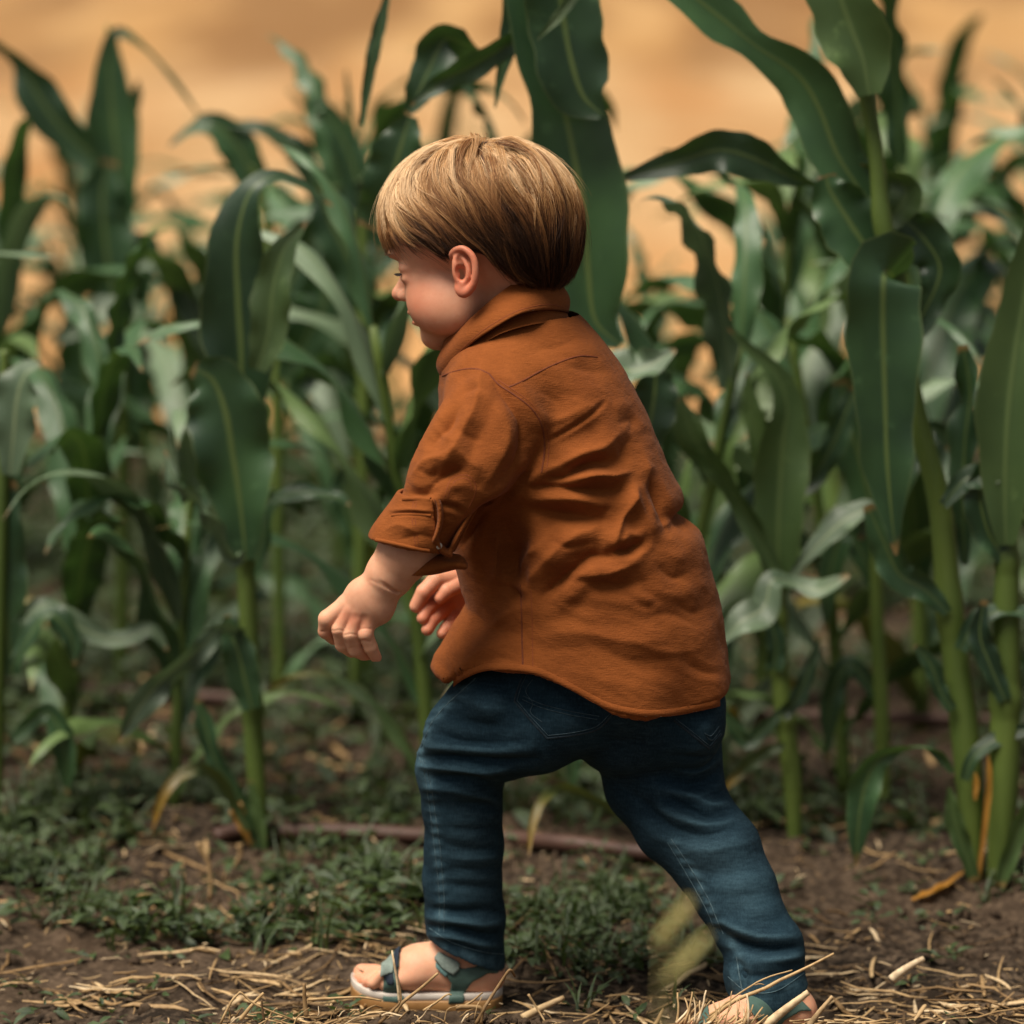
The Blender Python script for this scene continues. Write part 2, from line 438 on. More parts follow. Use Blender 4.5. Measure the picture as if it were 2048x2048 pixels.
E(0.081, 0, -0.0735, 0.0085, 0.014, 0.0045, 0.004)                 # upper lip
E(0.078, 0, -0.0835, 0.0080, 0.012, 0.0045, 0.004)                 # lower lip
E(0.0900, 0, -0.0785, 0.008, 0.018, 0.0012, 0.002, 's')            # mouth line
# ears in local coordinates, taken from the near ear and mirrored
def earpt(px, py, dy): return toH(P(px, py, HO[1] + dy))
base = -0.0605
helix = [earpt(*q) for q in [(905, 521, base + .002), (903, 508, base - .003), (912, 499, base - .007), (926, 497, base - .010), (940, 506, base - .013), (949, 522, base - .015), (951, 545, base - .0155), (948, 566, base - .014), (938, 581, base - .011), (926, 586, base - .008), (917, 577, base - .006), (915, 563, base - .004)]]
anti = [earpt(*q) for q in [(922, 512, base - .006), (931, 524, base - .009), (937, 540, base - .011), (936, 556, base - .011), (927, 567, base - .009)]]
for s_ in (1, -1):
    mir = np.array([1, s_, 1])
    toW = lambda q: HO + (np.asarray(q) * mir) @ HR
    en = unit(np.array([0.55, 1.0, 0.0]))                           # plate normal leans so the rear edge stands out
    et = unit(np.array([-1.0, 0.55, 0.0])); eu = np.array([0.12, 0, 1.0]); eu = unit(eu - en * (eu @ en)); 
    Rl = np.stack([np.cross(eu, en) * mir, en * mir, eu * mir]) @ HR
    c = toW(earpt(930, 543, base - .006))
    fd.ell(c, (0.0118, 0.0062, 0.0215), Rl, 0.003)
    fd.ell(toW(earpt(926, 520, base - .012)), (0.0078, 0.0052, 0.0075), Rl, 0.001, 's')
    fd.ell(toW(earpt(925, 545, base - .0115)), (0.0066, 0.0068, 0.0088), Rl, 0.001, 's')
    fd.ell(toW(earpt(923, 548, base - .006)), (0.0038, 0.011, 0.0055), Rl, 0.001, 's')
    fd.chain([toW(q) for q in helix], [.0022, .0028, .003, .0032, .0033, .0033, .0034, .0036, .0042, .005, .004, .0025], 0.0015, sub=26)
    fd.chain([toW(q) for q in anti], [.0018, .0024, .0026, .0026, .002], 0.0018, sub=12)
    fd.ell(toW(earpt(913, 549, base - .005)), (0.0035, 0.0035, 0.0042), Rl, 0.002)
    fd.ell(toW(earpt(927, 577, base - .0085)), (0.0062, 0.0035, 0.0058), Rl, 0.003)
V, F = fd.nets(2); add_body(V, F)
head_bvh = bvh_of(V, F)
del fd

# near arm and hand
def hand_field(lo, hi, h=0.0009): return Field(np.minimum(lo, hi), np.maximum(lo, hi), h)
def px3(L): return [P(*q[:3]) for q in L]
af = hand_field(P(618, 1345, -0.155) - [0, 0, 0], P(905, 1030, -0.05))
af.chain(px3([(860, 1030, -.112), (812, 1104, -.112), (780, 1148, -.108), (762, 1172, -.105)]), [.0265, .0262, .0222, .0198], .004, flat=[.026, .026, .021, .018], ki=.004)
af.chain(px3([(760, 1178, -.105), (740, 1202, -.104), (716, 1222, -.102)]), [.0190, .0242, .0205], .003, flat=[.0165, .0155, .0115], ki=.006)
ff = hand_field(P(618, 1345, -0.155), P(905, 1030, -0.05))
fingers = [([(690, 1212, -.103), (655, 1238, -.104), (652, 1262, -.098), (668, 1276, -.088)], [.0092, .0086, .0074, .0066]),
           ([(698, 1222, -.106), (679, 1258, -.108), (685, 1289, -.100), (703, 1302, -.090)], [.0088, .0076, .0070, .0064]),
           ([(714, 1228, -.107), (701, 1268, -.110), (711, 1299, -.102), (735, 1312, -.092)], [.0088, .0078, .0071, .0064]),
           ([(738, 1230, -.106), (731, 1268, -.111), (741, 1294, -.106), (752, 1315, -.101)], [.0084, .0072, .0066, .0054]),
           ([(735, 1190, -.092), (705, 1215, -.078), (700, 1250, -.074)], [.011, .0095, .0075])]
for pts, rr in fingers: ff.chain(px3(pts), rr, .0004, ki=.0015)
af.put(tuple(slice(0, n) for n in af.d.shape), ff.d, .0042)
for a, b_ in (((700, 1240), (688, 1262)), ((716, 1244), (712, 1266)), ((686, 1232), (668, 1258))): pass
af.chain(px3([(742, 1158, -.129), (768, 1170, -.129), (797, 1184, -.121)]), [.0008, .0012, .0016], .003, 's')   # wrist crease
for q in ((690, 1233), (709, 1236), (727, 1239)): af.ell(P(q[0], q[1], -.1195), (.0026, .0020, .0026), None, .004, 's')  # knuckle dimples
for q in ((716, 1283), (722, 1283), (738, 1283)): pass
V, F = af.nets(2); Nh = vnormals(V, F)
Dh = folds(V, Nh, [([(716, 1284), (727, 1281), (740, 1283)], 2.2, .6, 'g'), ([(718, 1259), (730, 1257), (742, 1258)], 2, .5, 'g'), ([(644, 1263), (654, 1262), (664, 1261)], 2.2, .6, 'g'), ([(690, 1270), (702, 1268), (713, 1270)], 2, .5, 'g'), ([(668, 1262), (678, 1260), (687, 1262)], 2, .45, 'g'), ([(700, 1296), (711, 1294), (722, 1297)], 2, .4, 'g'), ([(742, 1160), (765, 1172), (795, 1184)], 3, .35, 'g')])
V = V + Nh * Dh[:, None]; add_body(V, F); hand1 = V
# far arm and hand, palm towards the lens
bf = hand_field(P(805, 1295, 0.05), P(1010, 1040, 0.15))
bf.chain(px3([(985, 1040, .11), (955, 1110, .105), (938, 1150, .10)]), [.024, .022, .0185], .004)
bf.chain(px3([(935, 1155, .10), (915, 1195, .10)]), [.020, .0225], .004, flat=[.015, .011], ki=.004)
ff = hand_field(P(805, 1295, 0.05), P(1010, 1040, 0.15))
for pts, rr in [([(912, 1158, .088), (872, 1160, .075), (848, 1184, .07), (833, 1212, .072)], [.0105, .0086, .0078, .0070]),
                ([(900, 1185, .10), (872, 1200, .085), (855, 1215, .075), (846, 1236, .07)], [.009, .0078, .0072, .0064]),
                ([(905, 1205, .10), (880, 1225, .085), (864, 1240, .075), (855, 1259, .07)], [.009, .0078, .0070, .0062]),
                ([(922, 1220, .10), (908, 1238, .088), (893, 1256, .080), (884, 1267, .075)], [.0085, .0070, .0064, .0056]),
                ([(925, 1165, .085), (893, 1182, .072), (880, 1196, .07)], [.0095, .0075, .006])]:
    ff.chain(px3(pts), rr, .0004, ki=.0015)
bf.put(tuple(slice(0, n) for n in bf.d.shape), ff.d, .003)
V, F = bf.nets(2); add_body(V, F); hand2 = V

# feet
def build_foot(dx, dy, dY, mir):
    kt = .30 if mir < 0 else 0.0
    Q = lambda x, y, Y: P(x + dx, y + dy + max(0, 910 - x) * kt * 1.2, Y + dY - max(0, 910 - x) * .0006 * (kt > 0))
    cs = np.array([Q(x, y, z) for x in (690, 1025) for y in (1835, 2034) for z in (-.02, .11)]); lo = cs.min(0); hi = cs.max(0)
    f = Field(lo, hi, 0.0011); m = mir
    ak = .0 if m > 0 else .012; ar = 1.0 if m > 0 else .86
    f.chain([Q(926 - ak * 1500, 1840, .040 + ak), Q(920 - ak * 500, 1900, .040 + ak), Q(945, 1935, .040)], [.026 * ar, .0245 * ar, .024], .006)
    f.chain([Q(972, 1949, .037), Q(905, 1938, .040), Q(835, 1942, .044), Q(776, 1954, .047)], [.0195, .0235, .0175, .0120], .01, flat=[.022, .024, .029, .029], ki=.006)
    f.ell(Q(850, 1920, .043), (.028, .022, .016), None, .014) if m > 0 else None
    g = Field(lo, hi, 0.0011)
    for i, (x, y, yy, r) in enumerate([(724, 1945, .064, .0088), (721, 1954, .052, .0068), (726, 1959, .043, .0065), (735, 1963, .034, .0063), (747, 1966, .026, .0063)]):
        yy = .047 + (yy - .047) * m * 1.12
        g.chain([Q(785, 1955, .047 + (yy - .047) * 0.75), Q((x + 785) / 2 - 4, 1949 if i else 1943, yy), Q(x, y, yy)], [.0080, r * 0.86, r], .0002)
    f.put(tuple(slice(0, n) for n in f.d.shape), g.d, .0014)
    return f, Q
sandals = []
for dx, dy, dY, mir in ((0, 0, 0, 1), (622, 74, -.125, -1)):
    f, Q = build_foot(dx, dy, dY, mir)
    V, F = f.nets(2); add_body(V, F)
    if mir == 1: foot_bvh = bvh_of(V, F)
    sandals.append((f, Q, V, mir))

# hidden trunk and limbs under the clothes
tf = Field(P(700, 2010, 0)[[0, 0, 2]] * [1, 0, 1] + [0, -0.14, -0.02], P(1600, 640, 0) + [0, .15, 0.02], 0.006)
tf.chain([P(1012, 700, 0), P(1060, 800, 0), P(1150, 1000, 0), P(1215, 1250, 0), P(1240, 1360, 0)], [.032, .060, .062, .065, .065], .01, flat=[.034, .078, .070, .07, .07])
tf.chain([P(990, 830, -.07), P(905, 965, -.105), P(850, 1045, -.112)], [.035, .028, .024], .01)
tf.chain([P(990, 830, .07), P(1000, 970, .105), P(960, 1100, .105)], [.035, .028, .022], .01)
tf.chain([P(1230, 1400, -.03), P(1070, 1458, -.02), P(940, 1490, 0), P(925, 1600, .015), P(926, 1850, .036)], [.045, .034, .032, .027, .024], .01)
tf.chain([P(1300, 1420, .03), P(1330, 1560, 0), P(1428, 1700, -.035), P(1532, 1900, -.07), P(1548, 1950, -.082)], [.045, .04, .03, .025, .024], .01)
V, F = tf.nets(1); add_body(V, F); del tf
BV = np.vstack(bodyV); BF = np.vstack(bodyF)

HL = np.array([(-.11, -.060), (-.048, -.056), (-.040, -.050), (-.032, -.040), (-.0137, -.026), (.0114, -.019), (.0157, -.031), (.0237, -.026), (.034, -.011), (.068, -.010), (.101, -.0105), (.13, -.012)])
def hairline(f): return np.interp(f, HL[:, 0], HL[:, 1])
L = toH(BV)
near_head = (np.abs(L) < 0.14).all(1)
scalp = smooth(0.000, 0.008, L[:, 2] - hairline(L[:, 0]) - 0.002 - 0.02 * smooth(.05, .1, L[:, 0])) * near_head * (np.abs(L[:, 1]) < 0.074)
def blob(c, r): return np.exp(-((L - np.asarray(c)) ** 2).sum(1) / r ** 2)
bl = 0.36 * blob((.060, -.050, -.066), .024) + 0.36 * blob((.062, .050, -.062), .022) + 0.4 * blob((.104, 0, -.057), .010) + 0.55 * blob((.088, 0, -.078), .014)
earm = ((np.abs(L[:, 1]) > 0.068) & near_head & (L[:, 0] < .03))
bl = np.maximum(bl, earm * 0.5) + near_head * 0.16
for hv, pts in ((hand1, [q[0][-1] for q in fingers[:4]] + [(690, 1235, -.11), (709, 1238, -.11), (727, 1241, -.11), (655, 1262, -.1)]), ):
    for q in pts:
        d2 = ((BV - P(*q)) ** 2).sum(1); bl = bl + 0.35 * np.exp(-d2 / .010 ** 2)
d2 = ((BV - P(880, 1220, .085)) ** 2).sum(1); bl = bl + 0.6 * np.exp(-d2 / .05 ** 2)
for f, Q, V, mir in sandals:
    d2 = ((BV - Q(722, 1955, .045)) ** 2).sum(1); bl = bl + 0.35 * np.exp(-d2 / .022 ** 2)
    d2 = ((BV - Q(990, 1962, .037)) ** 2).sum(1); bl = bl + 0.4 * np.exp(-d2 / .02 ** 2)
bl = np.clip(bl + 0.10 * fbm(BV, 60, 2, 3), 0, 0.85)
body = obj('body', mk_mesh('body', BV, BF, M_skin, col={'blush': bl, 'scalp': scalp}), boy)

# eyes, lashes and brows
M_eye, t_, b_, o_ = new_mat('eye'); b_.inputs['Roughness'].default_value = 0.12
co = objco(t_); b_.inputs['Base Color'].default_value = (0.62, 0.58, 0.54, 1)
for s_ in (-1, 1):
    V, F = tube([H(.0690, s_ * .0275, -.035) + Hf * x for x in np.linspace(-.0095, .0098, 9)], [max(.0006, math.sqrt(max(0, .0100 ** 2 - x * x))) for x in np.linspace(-.0095, .0098, 9)], 16)
    ev = obj('eye', mk_mesh('eye', V, F, M_eye), boy)
    V, F = tube([H(.0785, s_ * .0275, -.036), H(.0791, s_ * .0275, -.036)], [.0046, .004], 14)
    obj('iris', mk_mesh('iris', V, F, simple('iris_brown', (0.05, 0.03, 0.02), None, 50, 0.15)), ev)
M_lash = simple('lash', (0.035, 0.018, 0.009), None, 50, 0.5)
A = Acc()
for s_ in (-1, 1):
    for i in range(44):
        a = -0.95 + 1.9 * i / 43
        b0 = H(.0808 - .0045 * a * a, s_ * (.0275 + .0105 * a), -.0350 - .001 * a * a)
        p = [b0, b0 + Hf * .0035 - Hu * .0012 + Hr * s_ * a * .001, b0 + Hf * .0065 + Hu * .0002 + Hr * s_ * a * .002]
        V, F = tube(resample(p, 4), [.00042, .00036, .00024, .00010], 3); A.add(V, F)
obj('eyelashes', A.mesh('eyelashes', M_lash), boy)
A = Acc()
for s_ in (-1, 1):
    for i in range(70):
        a = rng.uniform(-1, 1); u0 = -.0165 + .0022 * (1 - a * a) + rng.uniform(-.0013, .0013)
        org = H(.13 - .012 * a * a, s_ * (.024 + .0145 * a), u0); h = head_bvh.ray_cast(Vector(org), Vector(-Hf))
        if h[0] is None: continue
        p0 = np.array(h[0]); nn = np.array(h[1]); dr = unit(Hr * s_ + Hu * (0.35 - 0.5 * (a > 0.2)) + nn * 0.25)
        V, F = tube([p0 - nn * .0003, p0 + dr * .003 + nn * .0004, p0 + dr * .0058], [.00022, .0002, .00006], 3); A.add(V, F)
obj('eyebrows', A.mesh('eyebrows', simple('brow_hair', (0.16, 0.085, 0.04), None, 50, 0.6)), boy)

# ---------------------------------------------------------------- hair
def hell(L_, c, r):
    q = (L_ - np.asarray(c)) / np.asarray(r); k0 = np.sqrt((q ** 2).sum(1)); k1 = np.sqrt(((q / np.asarray(r)) ** 2).sum(1)); return k0 * (k0 - 1) / (k1 + 1e-9)
def hsdf(L_):
    a = hell(L_, (.004, 0, .0085), (.0935, .0745, .0790)); b = hell(L_, (-.031, 0, -.022), (.051, .057, .051))
    k = .02; hh = np.clip(0.5 + 0.5 * (b - a) / k, 0, 1); d = b + (a - b) * hh - k * hh * (1 - hh)
    c = hell(L_, (.048, 0, .012), (.0490, .060, .056)); hh = np.clip(0.5 + 0.5 * (c - d) / k, 0, 1); return c + (d - c) * hh - k * hh * (1 - hh)
def hgrad(L_):
    e = 1e-4; return unit(np.stack([hsdf(L_ + np.eye(3)[i] * e) - hsdf(L_ - np.eye(3)[i] * e) for i in range(3)], 1))
def to_shell(L_, off):
    for _ in range(3): L_ = L_ - hgrad(L_) * (hsdf(L_) - off)[:, None]
    return L_
M_hair, t_, b_, o_ = new_mat('fine_brown_blond_hair')
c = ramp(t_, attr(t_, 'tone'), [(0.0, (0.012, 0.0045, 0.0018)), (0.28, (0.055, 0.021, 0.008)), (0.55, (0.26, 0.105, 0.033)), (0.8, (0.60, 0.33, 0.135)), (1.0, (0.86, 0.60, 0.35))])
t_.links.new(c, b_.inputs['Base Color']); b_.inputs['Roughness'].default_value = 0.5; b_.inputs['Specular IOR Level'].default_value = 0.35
CROWN = np.array([.000, 0.0, .095])
def flow(L_, n):
    d = L_ - CROWN; rad = unit(d - n * (d * n).sum(1)[:, None])
    fx, u = L_[:, 0], L_[:, 2]
    back = np.interp(fx, [-.1, -.06, 0, .05, .075, .095], [.0, .35, 1.15, 1.7, 1.1, .1]) * smooth(.088, .03, u) 
    back = back * smooth(-.06, -.02, u + 0.02)
    g = np.stack([-back, 0 * fx, -np.ones_like(fx) * 0.9], 1)
    wr = np.interp(u, [-.02, .05, .09], [.25, .9, 1.6])
    v = rad * wr[:, None] + g
    v = v - n * (v * n).sum(1)[:, None]; return unit(v)
NG = 900; ST = 16; STEP = .0066
r0 = unit(rng.normal(size=(NG * 3, 3))); r0 = r0[r0[:, 2] > -0.45]; r0 = r0 * [.1, .075, .08] + [.006, 0, .011]
r0 = to_shell(r0, 0.0); ok = r0[:, 2] > hairline(r0[:, 0]) + .012; r0 = r0[ok][:NG]; NG = len(r0)
off = rng.uniform(-.0060, .0022, NG)
paths = [to_shell(r0, off - .003)]; wob = rng.normal(size=(NG, 3)) * .46; p = paths[0].copy()
for k in range(1, ST):
    n = hgrad(p); v = flow(p, n) + wob * np.sin(k * .35 + np.arange(NG))[:, None] * .5 + 0.30 * np.stack([vnoise(p, 38, 5), vnoise(p, 38, 6), vnoise(p, 38, 7)], 1)
    v = unit(v - n * (v * n).sum(1)[:, None]); p = p + v * STEP; p = to_shell(p, off + .0022 * (k / ST) ** 0.7)
    paths.append(p.copy())
paths = np.stack(paths, 1)                                          # NG, ST, 3
A_V = []; A_F = []; A_T = []; nv = 0
def strands(GP, ids, jit, tipk, r0_, cut_extra, tone_add=0.0, maxlen=ST):
    """a family of fine strands, child strands drawn towards their guide at the tip"""
    global nv
    m = len(ids); base_ = GP[ids]; n0 = hgrad(base_[:, 0])
    j = rng.normal(size=(m, 3)) * jit; j = j - n0 * (j * n0).sum(1)[:, None] * 0.75
    tt = np.linspace(0, 1, ST)
    X = base_ + j[:, None] * (1 - tipk * tt[None, :, None]) + rng.normal(size=(m, ST, 3)) * .00012
    Ls = hairline(X[:, :, 0]) + 0.0058 * rng.normal(size=(m, 1)) + cut_extra
    # bangs end above the brow, nape just under the collar
    below = X[:, :, 2] < Ls
    first = np.where(below.any(1), below.argmax(1), ST); first = np.minimum(first, (maxlen * rng.uniform(.55, 1, m)).astype(int))
    ear = (np.abs(X[:, :, 1]) > .05) & (X[:, :, 0] > -.02) & (X[:, :, 0] < .016) & (X[:, :, 2] < -.018)
    fe = np.where(ear.any(1), ear.argmax(1), ST); first = np.minimum(first, fe)
    rt = rng.uniform(.0, 1, m)
    for c_ in range(2, ST + 1):
        k = np.where(first == c_)[0] if c_ < ST else np.where(first >= ST)[0]
        if not len(k): continue
        Y = X[k, :c_]; T = unit(np.gradient(Y, axis=1)); nn = hgrad(Y.reshape(-1, 3)).reshape(Y.shape); B = unit(np.cross(T, nn)); N2 = np.cross(B, T)
        rad = r0_ * rng.uniform(.7, 1.25, (len(k), 1)) * np.linspace(1, .25, c_)[None] ** .6
        ring = [(math.cos(a), math.sin(a)) for a in (math.pi / 2, math.pi * 7 / 6, math.pi * 11 / 6)]
        VV = np.stack([Y + B * (cx * rad)[..., None] * 1.3 + N2 * (sy * rad)[..., None] for cx, sy in ring], 2)   # k, c, 3, 3
        q = np.arange(len(k))[:, None, None] * (c_ * 3) + np.arange(c_ - 1)[None, :, None] * 3 + np.arange(3)[None, None]
        q2 = np.arange(len(k))[:, None, None] * (c_ * 3) + np.arange(c_ - 1)[None, :, None] * 3 + (np.arange(3) + 1)[None, None] % 3
        A_F.append(np.stack([q, q2, q2 + 3, q + 3], -1).reshape(-1, 4) + nv)
        A_V.append(VV.reshape(-1, 3)); nv += VV.size // 3
        up = Y[:, :, 2]; fr = Y[:, :, 0]
        lay = .09 + smooth(-.030, .070, up) * .74 + .38 * smooth(.015, .085, fr) * smooth(-.05, .03, up) + 0.10 * smooth(-.03, -.09, fr) * smooth(-.02, .05, up)  # sun-bleached top and front; the dark underside and nape are painted-in shade
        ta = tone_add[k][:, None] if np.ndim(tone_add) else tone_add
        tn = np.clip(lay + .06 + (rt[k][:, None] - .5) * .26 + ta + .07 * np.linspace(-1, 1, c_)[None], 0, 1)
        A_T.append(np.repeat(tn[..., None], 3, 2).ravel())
gt = rng.normal(size=NG) * .17
for fam in range(4):
    ids = rng.integers(0, NG, 6600)
    strands(paths, ids, .0021 if fam < 3 else .0038, .72, .00017, 0.0, gt[ids])
fly = rng.integers(0, NG, 1300); P2 = paths + hgrad(paths.reshape(-1, 3)).reshape(paths.shape) * (np.linspace(0, 1, ST)[None, :, None] ** 1.5 * rng.uniform(.001, .012, (NG, 1, 1)))
strands(P2, fly, .003, -.4, .00011, 0.004)
wisp = rng.integers(0, NG, 900); strands(paths, wisp, .004, .2, .00010, -.007)
HV = np.vstack(A_V); HV = HO + HV @ HR
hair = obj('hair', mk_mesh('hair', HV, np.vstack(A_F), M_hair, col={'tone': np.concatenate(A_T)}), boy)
# under-layer of hair close to the scalp
cf = Field(HO - np.array([0.125, 0.10, 0.085]), HO + np.array([0.125, 0.10, 0.11]), 0.0028)
X, Y, Z = np.meshgrid(*cf.ax, indexing='ij'); PP = toH(np.stack([X.ravel(), Y.ravel(), Z.ravel()], 1))
dd = hsdf(PP) + .0062
cut = hairline(PP[:, 0]) + .004 + .012 * smooth(.06, .095, PP[:, 0]) - PP[:, 2]
dd = np.maximum(dd, cut); cf.d[:] = dd.reshape(cf.d.shape); V, F = cf.nets(2)
Lc = toH(V); tn = np.clip(smooth(-.035, .075, Lc[:, 2]) * .5 + .25 * smooth(.02, .10, Lc[:, 0]) - .12 + .08 * fbm(Lc * [1, 1, .3], 300, 2, 4), 0, .6)  # same shade painted into the under-layer, darker low and behind
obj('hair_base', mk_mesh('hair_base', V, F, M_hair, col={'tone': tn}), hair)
del cf, X, Y, Z, PP, dd
# ---------------------------------------------------------------- shirt
def R1(x, y): return (850 + x / 2.272, 600 + y / 2.272)            # readings taken on the back of the shirt
def R2(x, y): return (600 + x / 2.76, 700 + y / 2.76)              # ... on the sleeve
def R4(x, y): return (780 + x / 2.1, 1330 + y / 2.1)               # ... on the jeans
sh = Field([P(740, 1000, 0)[0], -0.185, P(1000, 1475, -.1)[2]], [P(1490, 1000, 0)[0], 0.165, P(1000, 612, .1)[2]], 0.0021)
def sec(Lx, Ly, Rx, Ry, b, Y=0.0):
    c = P((Lx + Rx) / 2, (Ly + Ry) / 2, Y); return list(c) + [math.hypot(Rx - Lx, Ry - Ly) / 2 * S, b]
secs = [sec(905, 735, 1128, 640, .060), sec(893, 770, 1180, 690, .082), sec(888, 830, 1232, 752, .098), sec(888, 910, 1290, 868, .106), sec(893, 1000, 1330, 975, .108),
        sec(912, 1080, 1366, 1056, .109), sec(930, 1140, 1400, 1124, .111), sec(948, 1215, 1424, 1205, .113), sec(950, 1275, 1440, 1280, .116), sec(912, 1335, 1452, 1350, .118), sec(868, 1400, 1463, 1410, .120), sec(840, 1470, 1468, 1475, .12)]
secs = np.array(secs); sh.chain(secs[:, :3], secs[:, 3], .0, flat=secs[:, 4], fdir=(0.12, 1, 0), ki=.004, sub=26)
for s_ in (-1, 1):
    sh.ell(P(1000, 800, s_ * .07), (.052, .038, .05), None, .02)
sl_pts = px3([(1005, 822, -.082), (965, 880, -.098), (915, 950, -.112), (880, 1008, -.116), (845, 1060, -.115), (822, 1098, -.112)])
sh.chain(sl_pts, [.0500, .0475, .0425, .0335, .0290, .0290], .006, flat=[.044, .044, .041, .034, .031, .031], ki=.006, sub=14)
sh.chain(px3([(1005, 822, .082), (1010, 900, .105), (1000, 1000, .12), (975, 1085, .118)]), [.048, .043, .034, .031], .012, flat=[.042, .04, .036, .03], ki=.006, sub=10)
sh.chain([P(1020, 560, .0), P(1006, 668, .0)], [.038, .034], .004, 's')
# hollow between arm and belly, tail of the back
sh.ell(P(992, 1135, -.125), (.036, .058, .060), None, .016, 's')
sh.ell(P(1372, 1034, -.02), (.014, .06, .004), None, .022, 's')
X, Y, Z = sh.full()
hem_px = [(860, 1376), (892, 1386), (929, 1357), (982, 1340), (1061, 1345), (1123, 1370), (1180, 1401), (1224, 1421), (1290, 1433), (1356, 1430), (1422, 1416), (1462, 1405), (1490, 1400)]
hw = np.array([P(*q, -.10) for q in hem_px]); zc = np.interp(sh.ax[0], hw[:, 0], hw[:, 2])[:, None, None]
inner = sh.d + 0.0046
below = np.where(X < P(1290, 1400, -.1)[0], zc + 0.034 - Z, -1.0)
sh.d = np.maximum(sh.d, -np.maximum(inner, -below).astype(np.float32) * 1.0)
sh.d = np.maximum(sh.d, (zc + .0008 - Z).astype(np.float32))
# sleeve opening
pa, pb = P(745, 1078, -.12), P(905, 1108, -.12); tq = unit(pb - pa); sp = (X - pa[0]) * tq[2] * -1 + (Z - pa[2]) * tq[0]
sl_reg = (X < P(915, 1100, -.12)[0]) & (Y < -.055) & (Z < P(800, 1040, -.12)[2])
sh.chain(px3([(850, 1052, -.115), (812, 1115, -.112)]), [.0250, .0265], .002, 's', flat=[.027, .029])
sh.d = np.where(sl_reg, np.maximum(sh.d, -sp), sh.d).astype(np.float32)
V, F = sh.nets(2)
del sh, X, Y, Z, inner, below
N0 = vnormals(V, F)
body_f = [
 ([R1(548, 808), R1(640, 800), R1(740, 748), R1(835, 728)], 9, 9, 'v'), ([R1(560, 770), R1(700, 700), R1(800, 672), R1(880, 610)], 16, 6, 'r'),
 ([R1(470, 850), R1(600, 850), R1(740, 862), R1(880, 868)], 11, 10, 'v'), ([R1(620, 826), R1(740, 800), R1(850, 800), R1(930, 780)], 10, 7, 'r'),
 ([R1(500, 905), R1(650, 900), R1(760, 920)], 20, 6, 'r'),
 ([R1(430, 960), R1(560, 970), R1(700, 985), R1(850, 1000)], 26, 12, 'v'),
 ([R1(1092, 1040), R1(1075, 960), R1(1055, 900), R1(1020, 820)], 9, 7, 'v'), ([R1(1040, 1060), R1(1000, 1000), R1(960, 930), R1(930, 880)], 14, 5, 'r'),
 ([R1(860, 1140), R1(930, 1135), R1(985, 1100)], 8, 9, 'v'), ([R1(862, 1148), R1(860, 1090), R1(890, 1000), R1(930, 930), R1(950, 860)], 13, 8, 'r'),
 ([R1(990, 1090), R1(930, 1060), R1(890, 1100)], 14, 5, 'r'),
 ([R1(850, 1165), R1(760, 1165), R1(690, 1215), R1(600, 1290), R1(540, 1340)], 15, 10, 'v'), ([R1(850, 1215), R1(740, 1225), R1(660, 1290), R1(580, 1370)], 18, 5, 'r'),
 ([R1(820, 1030), R1(700, 1060), R1(600, 1130), R1(520, 1230), R1(480, 1300)], 20, 8, 'r'), ([R1(760, 1100), R1(640, 1120), R1(560, 1080)], 14, 6, 'v'),
 ([R1(330, 1060), R1(325, 1160), R1(338, 1270), R1(430, 1310)], 11, 9, 'r'), ([R1(345, 1290), R1(400, 1310), R1(440, 1360)], 8, 8, 'v'),
 ([R1(440, 1110), R1(400, 1180), R1(420, 1260)], 16, 6, 'v'), ([R1(540, 1100), R1(480, 1160), R1(440, 1230)], 13, 6, 'r'),
 ([R1(650, 1275), R1(780, 1285), R1(900, 1300), R1(1000, 1280)], 13, 4, 'v'), ([R1(660, 1240), R1(800, 1250), R1(900, 1215), R1(1000, 1180)], 13, 5, 'r'),
 ([R1(910, 1330), R1(960, 1370), R1(1010, 1395), R1(1050, 1370)], 6, 1.3, 'v'), ([R1(990, 1280), R1(1020, 1330), R1(1080, 1370)], 6, 1.2, 'v'), ([R1(1060, 1210), R1(1130, 1260), R1(1200, 1240)], 14, 4, 'v'),
 ([R1(560, 640), R1(650, 590), R1(740, 530), R1(812, 468)], 4, 2.6, 'v'), ([R1(560, 560), R1(650, 530), R1(760, 470)], 18, 3.5, 'r'),
 ([R1(940, 620), R1(900, 700), R1(860, 760)], 22, 4.5, 'v'), ([R1(880, 560), R1(940, 545), R1(940, 600)], 14, 3.5, 'v'), ([R1(990, 690), R1(1010, 760), R1(1000, 850)], 16, 3, 'r'),
 ([R1(520, 400), R1(600, 460), R1(640, 520)], 18, 3, 'v'), ([R1(480, 230), R1(600, 210), R1(700, 170)], 16, 2, 'v'), ([R1(640, 300), R1(740, 320), R1(850, 330)], 16, 2, 'v'),
 ([R1(470, 1480), R1(640, 1450), R1(820, 1480), R1(1000, 1470)], 30, 2.2, 'v'), ([R1(560, 1590), R1(760, 1580), R1(960, 1640), R1(1160, 1620)], 26, 3.2, 'v'),
 ([R1(520, 1530), R1(700, 1510), R1(900, 1550), R1(1100, 1540)], 22, 3, 'r'), ([R1(1180, 1640), R1(1260, 1690), R1(1330, 1700)], 7, 2.4, 'v'), ([R1(960, 1560), R1(1100, 1600), R1(1240, 1590)], 16, 2.4, 'r'),
 ([R1(1150, 1380), R1(1220, 1420), R1(1290, 1400)], 16, 3, 'v'), ([R1(1000, 1440), R1(1120, 1430), R1(1250, 1480)], 14, 2, 'v'),
 ([R1(300, 1500), R1(360, 1440), R1(430, 1400)], 16, 4, 'r'), ([R1(160, 1700), R1(260, 1610), R1(380, 1560)], 22, 4, 'r'), ([R1(250, 1660), R1(340, 1630), R1(430, 1640)], 14, 3, 'v'),
]
